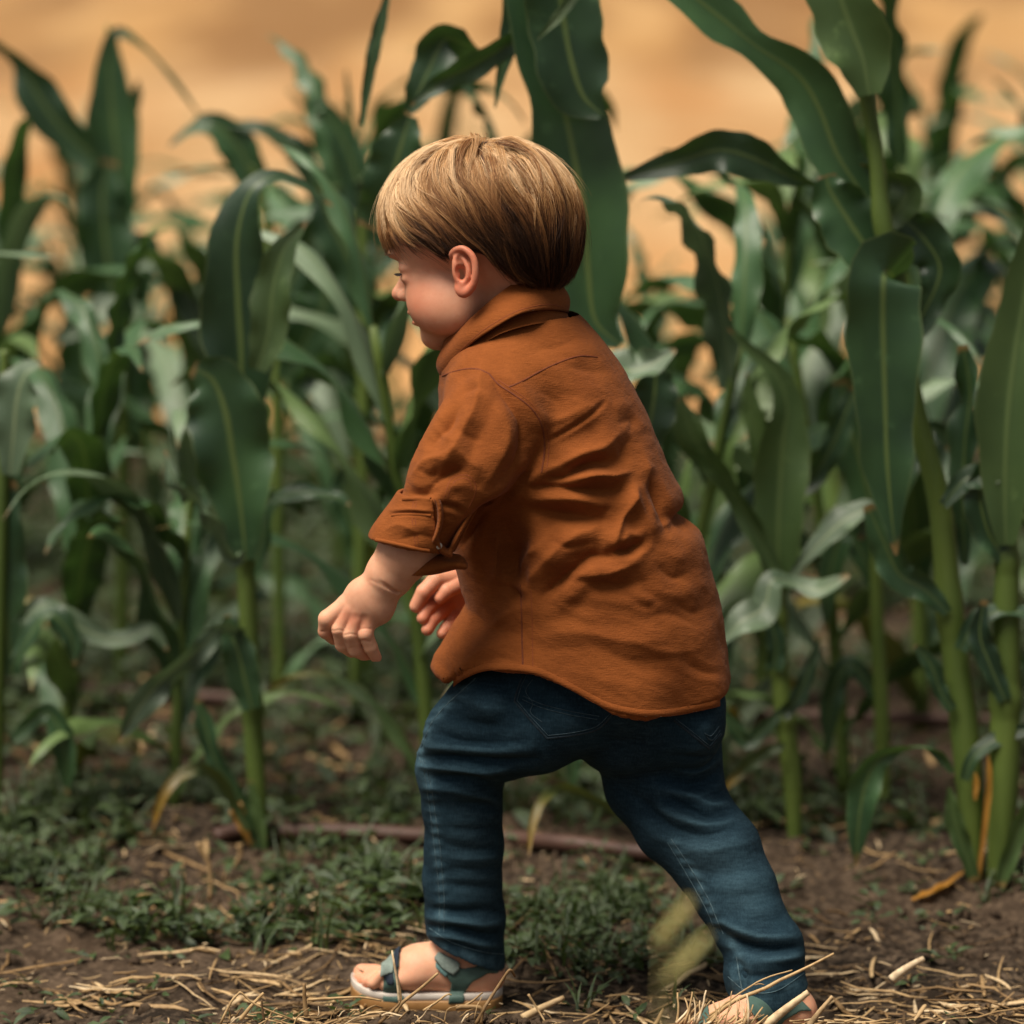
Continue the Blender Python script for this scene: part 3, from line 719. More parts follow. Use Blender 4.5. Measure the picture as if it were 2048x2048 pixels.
slv_f = [
 ([R2(1000, 130), R2(985, 250), R2(950, 360), R2(905, 440), R2(860, 540), R2(790, 650)], 13, 7, 'r'),
 ([R2(1060, 150), R2(1120, 230), R2(1190, 330), R2(1240, 430), R2(1250, 560)], 13, 8, 'v'),
 ([R2(1230, 420), R2(1235, 540), R2(1190, 640), R2(1110, 720)], 18, 6, 'v'), ([R2(1150, 420), R2(1130, 540), R2(1080, 640), R2(1000, 760)], 20, 5, 'r'),
 ([R2(742, 500), R2(790, 440), R2(825, 390), R2(850, 340)], 9, 7, 'v'), ([R2(760, 330), R2(790, 380), R2(800, 330)], 12, 3, 'r'),
 ([R2(745, 420), R2(800, 480), R2(880, 520)], 12, 4, 'r'),
 ([R2(700, 780), R2(760, 720), R2(830, 680), R2(900, 660)], 11, 7, 'v'), ([R2(620, 700), R2(700, 620), R2(790, 590), R2(870, 545)], 13, 6, 'r'), ([R2(640, 650), R2(720, 690), R2(760, 650)], 9, 3, 'v'),
 ([R2(860, 545), R2(930, 620), R2(1000, 650)], 12, 4, 'r'), ([R2(860, 440), R2(930, 480), R2(1010, 500)], 14, 3, 'v'), ([R2(900, 230), R2(960, 215), R2(1020, 225)], 7, 2.5, 'v'),
 ([R2(1060, 890), R2(1150, 780), R2(1230, 700), R2(1300, 660)], 8, 4, 'v'), ([R2(990, 900), R2(1090, 790), R2(1180, 690)], 16, 4, 'r'), ([R2(900, 1080), R2(960, 980), R2(1040, 880)], 9, 6, 'v'),
 ([R2(600, 790), R2(680, 800), R2(760, 780)], 8, 4, 'v'), ([R2(775, 850), R2(850, 870), R2(905, 900)], 5, 4, 'v'),
]
near = smooth(0.06, -0.02, V[:, 1])
D = folds(V, N0, body_f + slv_f)
uv = proj(V)
L3 = V * [1, 1, 1]
crump = 0.0011 * fbm(V @ np.array([[.8, 0, .6], [0, 1, 0], [-.6, 0, .8]]) * [1.0, 1, 2.2], 13, 4, 11, .55)
hemd = np.interp(V[:, 0], hw[:, 0], hw[:, 2]); nz = V[:, 2] - hemd
wave = 0.0035 * smooth(.06, .0, nz) * np.sin(V[:, 0] * 55 + 2.2 * V[:, 1] * 20)
Lr = V @ np.array([[.9, 0, .44], [0, 1, 0], [-.44, 0, .9]]); fine_ = .00045 * fbm(Lr * [.7, 1, 2.4], 55, 3, 19) + .0005 * np.abs(fbm(Lr * [1, 1, 2.0], 24, 2, 33))
V = V + N0 * (D * 1.0 + crump + wave + fine_)[:, None]
shirt_me = mk_mesh('shirt', V, F, M_shirt)
shirt = obj('shirt', shirt_me, boy); sbv = bvh_of(V, F)

# cuff: a turned-back band around the sleeve end
cfld = Field(P(725, 1165, -.17), P(960, 900, -.05), 0.0013)
cfld.chain(px3([(882, 992, -.116), (845, 1052, -.116), (815, 1100, -.114)]), [.0355, .0375, .0390], 0, flat=[.041, .041, .040])
X, Y, Z = cfld.full(); d0 = cfld.d.copy()
in_ = Field(P(725, 1165, -.17), P(960, 900, -.05), 0.0013)
in_.chain(px3([(882, 992, -.116), (845, 1052, -.116), (815, 1100, -.114)]), [.0325, .0345, .0360], 0, flat=[.038, .038, .037])
def plane_px(a, b_, Yd):                                            # signed distance to the vertical-depth plane through two photo points
    p, q = P(*a, Yd), P(*b_, Yd); t_ = unit(q - p); n = np.array([-t_[2], 0, t_[0]]); return (X - p[0]) * n[0] + (Z - p[2]) * n[2]
top = plane_px((800, 991), (870, 993), -.14); bot = plane_px((745, 1083), (865, 1105), -.14)
rgt = plane_px((866, 993), (880, 1100), -.14)
in2 = in_.d
d = np.maximum(d0, -in2)
d = np.maximum(np.maximum(d, top), -bot)
far_side = (Y > -.118)
rg = rgt
d = np.maximum(d, np.where(far_side, -0.5, rg))
cfld.d = d.astype(np.float32); V2, F2 = cfld.nets(2); N2_ = vnormals(V2, F2)
D2 = folds(V2, N2_, [([(781, 1028), (820, 1026), (863, 1030)], 3.2, 2.2, 'v'), ([(778, 1022), (820, 1020), (864, 1022)], 5, 1.6, 'r'), ([(770, 1060), (800, 1050), (835, 1066)], 9, 2.0, 'r'), ([(800, 1080), (840, 1070), (870, 1080)], 8, 2.0, 'v')])
V2 = V2 + N2_ * (D2 + .0007 * fbm(V2, 40, 3, 8))[:, None]
cuff = obj('cuff', mk_mesh('cuff', V2, F2, M_shirt), shirt); cbv = bvh_of(V2, F2)
A = Acc()
for ln, wd in (([(806, 998), (824, 997), (846, 996), (864, 998)], .0022), ([(784, 1031), (806, 1029), (836, 1029), (862, 1031)], .0016), ([(752, 1080), (775, 1084), (800, 1090), (830, 1097), (858, 1102)], .0020), ([(864, 997), (862, 1010), (861, 1030), (866, 1060), (872, 1090)], .0020)):
    seam_geo(A, cbv, ln, wd, .0013, 3, lift=.0002)
obj('cuff_edge', A.mesh('cuff_edge', M_shirt), cuff) if A.n else None
# loose folded ends of the cuff hanging behind the wrist
lf = Field(P(815, 1165, -.165), P(945, 985, -.05), 0.0011)
lf.chain(px3([(834, 1142, -.110), (852, 1133, -.112), (880, 1127, -.116), (912, 1124, -.120), (928, 1130, -.120)]), [.0072, .0085, .0088, .0068, .004], .002, flat=[.022, .022, .020, .016, .012], sub=12)
lf.ell(P(906, 1116, -.133), (.0100, .010, .0032), None, .003, 's')
V2, F2 = lf.nets(2); obj('cuff_end', mk_mesh('cuff_end', V2, F2, M_shirt), cuff)
lf = Field(P(815, 1165, -.165), P(960, 965, -.05), 0.0011)
lf.chain(px3([(872, 996, -.157), (879, 1012, -.156), (881, 1040, -.154), (874, 1066, -.152), (868, 1080, -.15)]), [.0022, .0026, .0028, .0024, .0018], .002, flat=[.006, .008, .009, .008, .006], sub=12)
lf.chain(px3([(868, 1072, -.148), (884, 1098, -.142), (898, 1108, -.138)]), [.0022, .0034, .003], .003, flat=[.006, .008, .006], sub=8)
lf.chain(px3([(903, 1098, -.135), (912, 1078, -.138), (928, 1048, -.138), (948, 1015, -.134)]), [.0026, .0026, .0022, .0014], .002, flat=[.008, .008, .006, .003], sub=10)
V2, F2 = lf.nets(2); obj('cuff_strap', mk_mesh('cuff_strap', V2, F2, M_shirt), cuff)
V2, F2 = tube([P(878, 1092, -.148), P(878, 1092, -.1505)], [.0032, .0028], 12); obj('button', mk_mesh('button', V2, F2, simple('button_shell', (.7, .62, .5), None, 40, .3)), cuff)

# seams
A = Acc()
for ln in ([(884, 752), (905, 744), (930, 738), (955, 738), (978, 747)], [(978, 747), (996, 768), (1020, 784), (1046, 802), (1064, 818), (1080, 842), (1088, 872), (1089, 905), (1083, 945)],
           [(1018, 774), (1045, 762), (1085, 740), (1125, 722), (1160, 712), (1195, 714)],
           [(1041, 1170), (1043, 1220), (1044, 1280), (1046, 1340)]):
    B = Acc(); seam_geo(B, sbv, ln, .0010, .0004); obj('seam', B.mesh('seam', M_shirt_th), shirt)
for ln in ([(996, 760), (1024, 778), (1052, 798), (1072, 818), (1089, 846), (1097, 876), (1097, 908), (1092, 945)], [(1062, 1180), (1064, 1230), (1065, 1290), (1066, 1345)],
           [(890, 1378), (927, 1349), (980, 1331), (1061, 1336), (1124, 1361), (1181, 1391), (1226, 1411), (1290, 1424), (1354, 1421), (1420, 1406), (1456, 1396)],
           [(886, 1002), (903, 958), (938, 952), (952, 982), (930, 1030), (905, 1080)], [(892, 1004), (908, 964), (935, 958), (945, 982)]):
    seam_geo(A, sbv, ln, .0005, .0002, 3.0)
for ln in ([(827, 1000), (824, 1030), (828, 1070), (832, 1094)], [(833, 1000), (830, 1030), (834, 1070), (838, 1094)]):
    seam_geo(A, cbv, ln, .0005, .0002, 3.0)
obj('stitching', A.mesh('stitching', M_shirt_st), shirt)
hl = resample(hem_px[1:-1], 150); rows = [[], [], [], [], [], []]; lastn = None
for u_, v_ in hl:
    a_, n_ = cast(sbv, u_, v_ - 24); b_2, n2_ = cast(sbv, u_, v_ - 13)
    if a_ is None or b_2 is None: continue
    n2_ = unit(n_ + n2_ + np.array([0, -.2, 0])); dn = (b_2 - a_) / 11.0
    if abs(dn[1]) > .003: dn[1] = 0
    for r_i, (k_, o_n) in enumerate(((-2, -.0006), (0, .0005), (7, .0007), (13.5, .0007), (13.9, -.0006), (9, -.0022))): rows[r_i].append(b_2 + dn * k_ + n2_ * o_n)
rows = [relax(np.array(r_), np.zeros((0, 4), int), 4, E=np.stack([np.arange(len(r_) - 1), np.arange(1, len(r_))], 1)) for r_ in rows]; m_ = len(rows[0])
obj('hem', mk_mesh('hem', np.vstack(rows), np.array([(i * m_ + j, i * m_ + j + 1, (i + 1) * m_ + j + 1, (i + 1) * m_ + j) for i in range(5) for j in range(m_ - 1)]), M_shirt), shirt)

# collar
def collar():
    Tp = [(880, 712, .012), (884, 698, -.018), (912, 668, -.042), (950, 630, -.054), (994, 593, -.057), (1036, 566, -.050), (1082, 560, -.034), (1118, 566, -.008), (1122, 568, .02)]
    Bp = [(884, 752, .006), (886, 749, -.028), (929, 702, -.062), (969, 668, -.077), (1023, 636, -.082), (1062, 624, -.074), (1100, 618, -.052), (1132, 625, -.014), (1136, 628, .022)]
    Tf = [(1110, 566, .045), (1060, 566, .060), (1000, 592, .064), (940, 640, .060), (895, 690, .045)]
    Bf = [(1120, 630, .055), (1062, 640, .078), (1000, 660, .084), (935, 710, .078), (892, 752, .055)]
    T3 = resample(px3(Tp + Tf), 90); B3 = resample(px3(Bp + Bf), 90); rows = []
    for s_ in np.linspace(0, 1, 12):
        M_ = T3 * (1 - s_) + B3 * s_
        c = M_.mean(0); o_ = unit((M_ - c) * [1, 1, .2]); rows.append(M_ + o_ * (.0045 * math.sin(math.pi * s_)) + np.array([0, 0, .0006]) * np.sin(np.arange(90) * .35 + s_ * 3)[:, None])
    # folded top edge and inner stand
    ins = []
    for s_, dn in ((.0, .0015), (.35, .004), (1, .010)):
        c = T3.mean(0); o_ = unit((T3 - c) * [1, 1, .2]); ins.append(T3 - o_ * (.0028 + .001 * s_) + np.array([0, 0, .0012 - dn * 1.6 * s_ * 1.6]))
    topl = T3 + np.array([0, 0, .0014]) - unit((T3 - T3.mean(0)) * [1, 1, .2]) * .0012
    rows = ins[::-1] + [topl] + rows
    und = rows[-1] - unit((rows[-1] - rows[-1].mean(0)) * [1, 1, .2]) * .0024 + np.array([0, 0, .0006]); und2 = rows[-3] - unit((rows[-3] - rows[-3].mean(0)) * [1, 1, .2]) * .0026; und3 = rows[-7] - unit((rows[-7] - rows[-7].mean(0)) * [1, 1, .2]) * .0035
    rows = rows + [und, und2, und3]
    Vc = np.vstack(rows); nr = len(rows); Fc = np.array([(i * 90 + j, i * 90 + j + 1, (i + 1) * 90 + j + 1, (i + 1) * 90 + j) for i in range(nr - 1) for j in range(89)])
    return Vc, Fc
Vc, Fc = collar(); col_o = obj('collar', mk_mesh('collar', Vc, Fc, M_shirt), shirt); colbv = bvh_of(Vc, Fc)
A = Acc(); seam_geo(A, colbv, [(890, 738), (930, 692), (970, 658), (1023, 627), (1062, 614), (1100, 609), (1126, 615)], .0005, .0002, 3.0)
obj('collar_seam', A.mesh('collar_seam', M_shirt_st), col_o)
# collar stand beneath the turned-down collar
st_ = resample(px3([(900, 742, -.030), (950, 700, -.064), (1000, 668, -.078), (1060, 650, -.072), (1100, 646, -.05), (1134, 650, -.016), (1142, 652, .02), (1110, 660, .05)]), 40)
st2 = resample(px3([(905, 700, -.030), (950, 660, -.052), (1000, 625, -.058), (1060, 610, -.054), (1100, 605, -.038), (1124, 610, -.012), (1128, 612, .016), (1105, 620, .045)]), 40)
Vs = np.vstack([st2, (st_ + st2) / 2 + [0, -.001, 0], st_]); Fs = np.array([(i * 40 + j, i * 40 + j + 1, (i + 1) * 40 + j + 1, (i + 1) * 40 + j) for i in range(2) for j in range(39)])
obj('collar_stand', mk_mesh('collar_stand', Vs, Fs, M_shirt), col_o)

# ---------------------------------------------------------------- jeans
je = Field([P(800, 1500, 0)[0], -0.16, P(1000, 2025, -.08)[2]], [P(1650, 1500, 0)[0], 0.13, P(1000, 1295, .05)[2]], 0.0020)
je.ell(P(1275, 1385, 0.0), (.0800, .085, .085), None, .012)
je.ell(P(1392, 1450, -.035), (.024, .038, .036), None, .03)
je.chain(px3([(935, 1468, -.006), (1004, 1396, -.02), (1190, 1340, -.01)]), [.041, .045, .060], .01, flat=[.042, .052, .075])
ch = px3([(1235, 1380, -.036), (1155, 1402, -.034), (1070, 1446, -.025), (948, 1484, -.004), (921, 1535, .008), (924, 1616, .016), (928, 1692, .022), (925, 1759, .027), (931, 1830, .032), (929, 1915, .037), (930, 1970, .038)])
je.chain(ch, [.056, .0505, .0475, .0445, .0430, .0380, .0380, .0378, .0385, .0378, .038], .010, flat=[.060, .056, .053, .047, .044, .040, .038, .037, .037, .037, .037], ki=.006)
ch = px3([(1310, 1400, .030), (1325, 1550, .008), (1365, 1636, -.012), (1428, 1705, -.032), (1470, 1782, -.050), (1500, 1850, -.062), (1529, 1900, -.070), (1527, 1945, -.078), (1538, 1990, -.082)])
je.chain(ch, [.066, .0575, .0485, .0450, .0395, .0355, .0370, .0368, .0392], .007, flat=[.064, .058, .050, .046, .041, .038, .038, .039, .039], ki=.006)
X, Y, Z = je.full()
h1 = np.array([P(851, 1868, .035), P(1006, 1940, .035)]); h2 = np.array([P(1455, 1985, -.08), P(1500, 2010, -.08), P(1560, 2006, -.08), P(1618, 1968, -.08)])
xs = je.ax[0]; xm = P(1230, 1900, 0)[0]
sl_ = (h1[1, 2] - h1[0, 2]) / (h1[1, 0] - h1[0, 0])
z1 = h1[0, 2] + (xs - h1[0, 0]) * sl_; z2 = np.interp(xs, h2[:, 0], h2[:, 2]); zc = np.where(xs < xm, z1, z2)[:, None, None].astype(np.float32)
zc = np.where((xs > P(1030, 1900, 0)[0]) & (xs < P(1420, 1900, 0)[0]), -1, zc[:, 0, 0])[:, None, None]
je.d = np.maximum(je.d, -np.maximum(je.d + .0036, -(zc + .04 - Z)))
je.d = np.maximum(je.d, (zc - Z).astype(np.float32)).astype(np.float32)
V, F = je.nets(2); del je
N0 = vnormals(V, F)
jf = [
 ([R4(105, 388), R4(200, 385), R4(340, 395), R4(480, 405), R4(620, 395)], 8, 6, 'v'), ([R4(110, 350), R4(260, 345), R4(420, 350), R4(560, 340)], 13, 4, 'r'),
 ([R4(190, 290), R4(300, 320), R4(420, 330), R4(560, 320)], 9, 4, 'v'), ([R4(120, 425), R4(260, 430), R4(400, 445), R4(520, 430)], 10, 4, 'r'),
 ([R4(130, 470), R4(260, 475), R4(380, 490), R4(450, 530)], 8, 4.5, 'v'), ([R4(150, 520), R4(280, 530), R4(400, 555), R4(460, 580)], 10, 3, 'r'), ([R4(300, 580), R4(400, 590), R4(465, 620)], 7, 2.6, 'v'),
 ([R4(230, 680), R4(330, 690), R4(470, 680)], 7, 1.6, 'v'), ([R4(240, 760), R4(350, 775), R4(470, 770)], 7, 1.6, 'v'), ([R4(240, 850), R4(340, 860), R4(460, 850)], 8, 1.8, 'v'), ([R4(230, 920), R4(330, 930), R4(470, 935)], 7, 1.8, 'v'), ([R4(250, 805), R4(350, 815), R4(460, 810)], 8, 1.3, 'r'),
 ([R4(150, 1020), R4(260, 1035), R4(370, 1030), R4(480, 1040)], 8, 3.2, 'v'), ([R4(160, 1060), R4(280, 1075), R4(380, 1090), R4(480, 1080)], 8, 3, 'r'), ([R4(160, 1095), R4(260, 1105), R4(370, 1130), R4(470, 1130)], 7, 4, 'v'), ([R4(170, 1130), R4(290, 1150), R4(400, 1180), R4(480, 1180)], 7, 3, 'r'),
 ([R4(150, 640), R4(145, 760), R4(150, 880)], 7, 2.5, 'v'),
 ([R4(1150, 470), R4(1260, 500), R4(1350, 470), R4(1395, 420)], 10, 5, 'v'), ([R4(1180, 430), R4(1280, 450), R4(1390, 380)], 11, 3.5, 'r'), ([R4(1200, 380), R4(1290, 395), R4(1380, 370)], 7, 3, 'v'),
 ([R4(1170, 560), R4(1260, 600), R4(1340, 640), R4(1440, 625)], 9, 6, 'v'), ([R4(1140, 520), R4(1250, 550), R4(1350, 590), R4(1430, 590)], 11, 4, 'r'), ([R4(1080, 620), R4(1200, 690), R4(1320, 715), R4(1440, 680)], 11, 5, 'v'), ([R4(1120, 600), R4(1220, 650), R4(1330, 675), R4(1450, 650)], 9, 3.5, 'r'),
 ([R4(980, 520), R4(1080, 590), R4(1150, 660)], 14, 4, 'v'),
 ([R4(1200, 760), R4(1330, 780), R4(1450, 760), R4(1530, 740)], 18, 3, 'r'), ([R4(1230, 850), R4(1380, 880), R4(1540, 860)], 14, 2, 'v'), ([R4(1300, 950), R4(1430, 970), R4(1580, 960)], 14, 2, 'v'),
 ([R4(1370, 1110), R4(1440, 1150), R4(1530, 1185), R4(1640, 1195), R4(1735, 1180)], 8, 6.5, 'v'), ([R4(1380, 1060), R4(1450, 1100), R4(1560, 1140), R4(1680, 1140)], 14, 5, 'r'),
 ([R4(1430, 1230), R4(1540, 1250), R4(1660, 1235), R4(1740, 1220)], 12, 3, 'r'), ([R4(1480, 1300), R4(1580, 1310), R4(1700, 1290)], 10, 3, 'v'), ([R4(1410, 1270), R4(1440, 1300), R4(1450, 1370)], 9, 3, 'r'), ([R4(1465, 1240), R4(1480, 1300), R4(1490, 1370)], 7, 4, 'v'),
 ([R4(860, 300), R4(960, 330), R4(1080, 320)], 22, 5, 'v'),
 ([R4(700, 80), R4(800, 180), R4(900, 230)], 16, 2.5, 'v'), ([R4(300, 130), R4(400, 180), R4(500, 190)], 20, 2.5, 'r'), ([R4(260, 210), R4(380, 250), R4(480, 250)], 14, 2.2, 'v'),
]
D = folds(V, N0, jf)
uv = proj(V)
cr = .0009 * fbm(V * [1, 1, 1.8], 22, 4, 21)
# puckering next to seams and the wear that goes with raised cloth
s1, _, _ = pdist(uv, [R4(350, 70), R4(250, 160), R4(165, 245), R4(125, 370), R4(170, 520), R4(190, 700), R4(215, 900), R4(215, 1100)])
s2, _, _ = pdist(uv, [R4(1190, 740), R4(1260, 850), R4(1330, 990), R4(1380, 1090), R4(1460, 1200), R4(1480, 1330)])
sd = np.minimum(s1, s2); front = (N0 @ CF < 0)
pk = .0008 * np.exp(-(sd / 12) ** 2) * np.sin(uv[:, 1] * .28 + 2 * vnoise(V, 30, 4)) * front
V = V + N0 * (D * 0.95 + cr + pk)[:, None]; V = relax(V, F, 1)
VS = relax(V, F, 14); raised = ((V - VS) * N0).sum(1)
wear = np.clip(raised / .0022, 0, 1) * .65
uv = proj(V)
wear += .75 * np.exp(-(sd / 9) ** 2) * (.55 + .5 * vnoise(V, 120, 5)) * front
k_, _, _ = pdist(uv, [R4(130, 300), R4(115, 380), R4(135, 470)]); wear += .45 * np.exp(-(k_ / 26) ** 2)
k_, _, _ = pdist(uv, [R4(1290, 780), R4(1420, 830), R4(1500, 960)]); wear += .30 * np.exp(-(k_ / 55) ** 2) * front
k_, _, _ = pdist(uv, [R4(300, 680), R4(330, 800), R4(340, 920)]); wear += .22 * np.exp(-(k_ / 50) ** 2) * front
for ln in ([R4(160, 1140), R4(260, 1200), R4(400, 1240), R4(475, 1255)], [R4(1440, 1400), R4(1560, 1400), R4(1740, 1330)]):
    k_, _, _ = pdist(uv, ln); wear += .5 * np.exp(-(k_ / 16) ** 2) * (.5 + .7 * vnoise(V, 150, 9))
jeans = obj('jeans', mk_mesh('jeans', V, F, M_jean, col={'wear': np.clip(wear, 0, 1)}), boy); jbv = bvh_of(V, F)
def jst(ln, *a, **k):
    B = Acc(); seam_geo(B, jbv, ln, *a, **k)
    if B.n: obj('stitching', B.mesh('stitching', M_jean_th), jeans)
jst([R4(360, 55), R4(300, 110), R4(240, 165), R4(180, 235), R4(150, 300), R4(122, 372), R4(130, 410)], .0008, .0005, 3)
for dx in (-10, 10):
    jst([R4(140 + dx * .4, 400), R4(165 + dx, 520), R4(182 + dx, 640), R4(198 + dx * 1.2, 760), R4(210 + dx, 880), R4(218 + dx, 1000), R4(215 + dx, 1120)], .0005, .0004, 3)
jst([R4(1180, 730), R4(1235, 810), R4(1290, 900), R4(1340, 990), R4(1375, 1075), R4(1400, 1130)], .0007, .0005, 3)
jst([R4(1165, 745), R4(1220, 835), R4(1275, 930), R4(1325, 1020), R4(1360, 1100)], .0005, .0004, 3)
jst([R4(1455, 1225), R4(1465, 1290), R4(1480, 1370)], .0007, .0005, 3)
jst([R4(165, 1105), R4(260, 1165), R4(390, 1205), R4(480, 1215)], .0005, .0004, 3)
jst([R4(1420, 1310), R4(1500, 1370), R4(1620, 1370), R4(1745, 1290)], .0005, .0004, 3)
M_jean_pk = simple('pocket_thread', (0.060, 0.105, 0.13), (0.015, 0.03, 0.042), 200, .85)
def pocket(lines, stitch):
    A = Acc()
    for ln in lines: seam_geo(A, jbv, ln, .0012, .0007, 3)
    po = obj('back_pocket', A.mesh('back_pocket', M_jean_dk), jeans)
    B = Acc()
    for ln in stitch: seam_geo(B, jbv, ln, .0004, .0003, 3, lift=.0004)
    obj('pocket_stitching', B.mesh('pocket_stitching', M_jean_pk), po)
pocket([[R4(565, 30), R4(540, 90), R4(522, 150)], [R4(522, 150), R4(580, 220), R4(660, 308)], [R4(660, 308), R4(770, 295), R4(870, 270), R4(935, 210)]],
       [[R4(575, 40), R4(550, 95), R4(534, 150)], [R4(534, 150), R4(590, 215), R4(664, 296)], [R4(664, 296), R4(770, 283), R4(865, 258), R4(925, 205)],
        [R4(560, 130), R4(640, 165), R4(760, 195), R4(880, 215)], [R4(556, 145), R4(640, 180), R4(760, 210), R4(870, 228)], [R4(600, 60), R4(570, 110), R4(600, 160), R4(590, 200), R4(640, 240)]])
pocket([[R4(1192, 232), R4(1265, 290), R4(1342, 352)], [R4(1342, 352), R4(1392, 290)]], [[R4(1200, 226), R4(1270, 280), R4(1342, 340)], [R4(1342, 340), R4(1388, 285)], [R4(1330, 300), R4(1352, 316), R4(1385, 275)], [R4(1320, 285), R4(1348, 298), R4(1380, 258)]])

# ---------------------------------------------------------------- sandals
def sole_mesh(Q, mir, z0, z1, grow):
    xs_ = [702, 706, 716, 735, 770, 820, 870, 920, 960, 985, 999, 1005]; hw_ = [.004, .014, .021, .027, .0305, .028, .0255, .026, .026, .022, .013, .004]
    rise = [24, 21, 16, 10, 4, 1, 0, 0, 0, 0, 1, 2]; C = []
    A_ = resample(np.column_stack([xs_, hw_, rise]), 46); V_ = []
    prof = [(-1, .12), (-1.0, .5), (-1, .88), (-.97, 1.0), (-.5, 1.0), (0, 1.0), (.5, 1.0), (.97, 1.0), (1, .88), (1.0, .5), (1, .12), (.96, 0), (0, 0), (-.96, 0)]
    for x, hwid, rs in A_:
        yc = .047 - .010 * smooth(760, 980, x) + .004 * smooth(780, 710, x) * mir
        bz, tz = z0 - rs * .95, z1 - rs * 1.05
        for u, v in prof:
            V_.append(Q(x, bz + (tz - bz) * v, yc) + np.array([0, u * (max(hwid, .002) + grow), 0]))
    n = len(prof); F_ = [(i * n + j, (i + 1) * n + j, (i + 1) * n + (j + 1) % n, i * n + (j + 1) % n) for i in range(45) for j in range(n)] + [tuple(range(n)), tuple(45 * n + j for j in range(n - 1, -1, -1))]
    return np.array(V_), F_
def band(f, Q, poly, off_, name, mat, parent, lo=None, ylim=None):
    """a strap: a skin over the foot cut out by an outline and wrapped around both sides"""
    X, Y, Z = f.full(); g = Field.__new__(Field); g.lo, g.h, g.ax = f.lo, f.h, f.ax
    g.d = np.full(f.d.shape, .5, np.float32); g.chain([Q(985, 1984, .037), Q(880, 1984, .040), Q(790, 1984, .047), Q(740, 1980, .047)], [.0075] * 4, 0, flat=[.0258, .0262, .0295, .029]); fd_ = np.minimum(f.d, g.d)
    W = np.array([Q(x, y, .035)[[0, 2]] for x, y in poly]); xx, zz = np.meshgrid(f.ax[0], f.ax[2], indexing='ij'); q = np.stack([xx.ravel(), zz.ravel()], 1)
    dmin = np.full(len(q), 9.0); ins = np.zeros(len(q), bool); m = len(W)
    for i in range(m):
        a, b_ = W[i], W[(i + 1) % m]; L_ = b_ - a; t = np.clip((q - a) @ L_ / (L_ @ L_), 0, 1); dmin = np.minimum(dmin, np.linalg.norm(q - a - t[:, None] * L_, axis=1))
        c_ = ((a[1] > q[:, 1]) != (b_[1] > q[:, 1])); xi = a[0] + (q[:, 1] - a[1]) / (b_[1] - a[1] + 1e-12) * L_[0]; ins ^= c_ & (q[:, 0] < xi)
    pd = np.where(ins, -dmin, dmin).reshape(xx.shape)[:, None, :]
    d = np.maximum(np.maximum(fd_ - off_[1], -(fd_ - off_[0])), pd)
    if ylim is not None: d = np.maximum(d, Y - ylim)
    g.d = d.astype(np.float32); V_, F_ = g.nets(4)
    return obj(name, mk_mesh(name, V_, F_, mat), parent)
for (f, Q, FV, mir), nm in zip(sandals, ('left', 'right')):
    V_, F_ = sole_mesh(Q, mir, 2011, 1987.5, .0010); sa = obj('sandal', mk_mesh('outsole', V_, F_, M_gum), boy)
    V_, F_ = sole_mesh(Q, mir, 1988, 1974, -.0004); obj('footbed', mk_mesh('footbed', V_, F_, M_white), sa)
    band(f, Q, [(766, 1996), (768, 1945), (764, 1912), (786, 1896), (800, 1910), (797, 1940), (812, 1996)], (-.0006, .0022), 'front_strap', M_teal, sa)
    band(f, Q, [(896, 2000), (903, 1955), (885, 1930), (868, 1908), (885, 1896), (925, 1925), (980, 1918), (1000, 1938), (976, 1936), (945, 1952), (930, 1975), (929, 2000)], (-.0006, .0024), 'ankle_strap', M_teal, sa)
    if mir == 1:
        band(f, Q, [(761, 1944), (761, 1912), (781, 1897), (788, 1910), (788, 1936)], (.0018, .0042), 'fastening_tab', M_grey, sa, ylim=.048)
        band(f, Q, [(770, 1946), (776, 1960), (790, 1958), (789, 1936), (765, 1942)], (.0018, .0034), 'tab_lining', M_navy, sa, ylim=.048)
        band(f, Q, [(786, 1912), (790, 1900), (800, 1880), (806, 1884), (799, 1902), (794, 1945), (790, 1945)], (.0018, .0038), 'strap_edge', M_navy, sa, ylim=.06)
        band(f, Q, [(868, 1905), (878, 1893), (912, 1906), (922, 1914), (920, 1926), (908, 1937), (888, 1927)], (.0022, .0050), 'fastening_tab', M_grey, sa, ylim=.048)
        band(f, Q, [(872, 1912), (886, 1926), (899, 1934), (892, 1944), (870, 1922)], (.0020, .0034), 'woven_label', simple('woven_label', (.16, .30, .29), None, 200, .8), sa, ylim=.048)
del sandals
# ================================================================== GROUND
def row_y(k, x): return 0.62 + 0.80 * k - 0.20 * x
def ground_h(x, y):
    p = np.stack([x, y, 0 * x], 1)
    near = smooth(6.5, 4.5, y)
    h = .010 * fbm(p, 3, 3, 2) + .006 * fbm(p, 14, 3, 5) * near + .0055 * np.abs(fbm(p, 40, 3, 8)) * near * smooth(-1.2, .5, y + 2)
    rr = (y + .20 * x - .62) / .80
    h += .018 * np.exp(-((rr - np.round(rr)) * .8 / .16) ** 2) * (rr > -.4) * (rr < 4.4)
    clod = smooth(.15, .75, vnoise(p, 22, 31)) * (.5 + .5 * vnoise(p, 5, 12)); h += .016 * clod * near
    # flat where the child stands
    for q in (P(860, 2012, .045), P(1500, 2086, -.085)):
        m = np.exp(-(((x - q[0]) / .13) ** 2 + ((y - q[1]) / .06) ** 2) ** 1.5); h = h * (1 - m) + m * -0.001
    hill = smooth(24, 260, y) * 26 + smooth(60, 150, y) * 2.2 * np.sin(x * .05 + 1)
    return h + hill + .04 * fbm(p, .25, 2, 3) * smooth(5.5, 9, y)
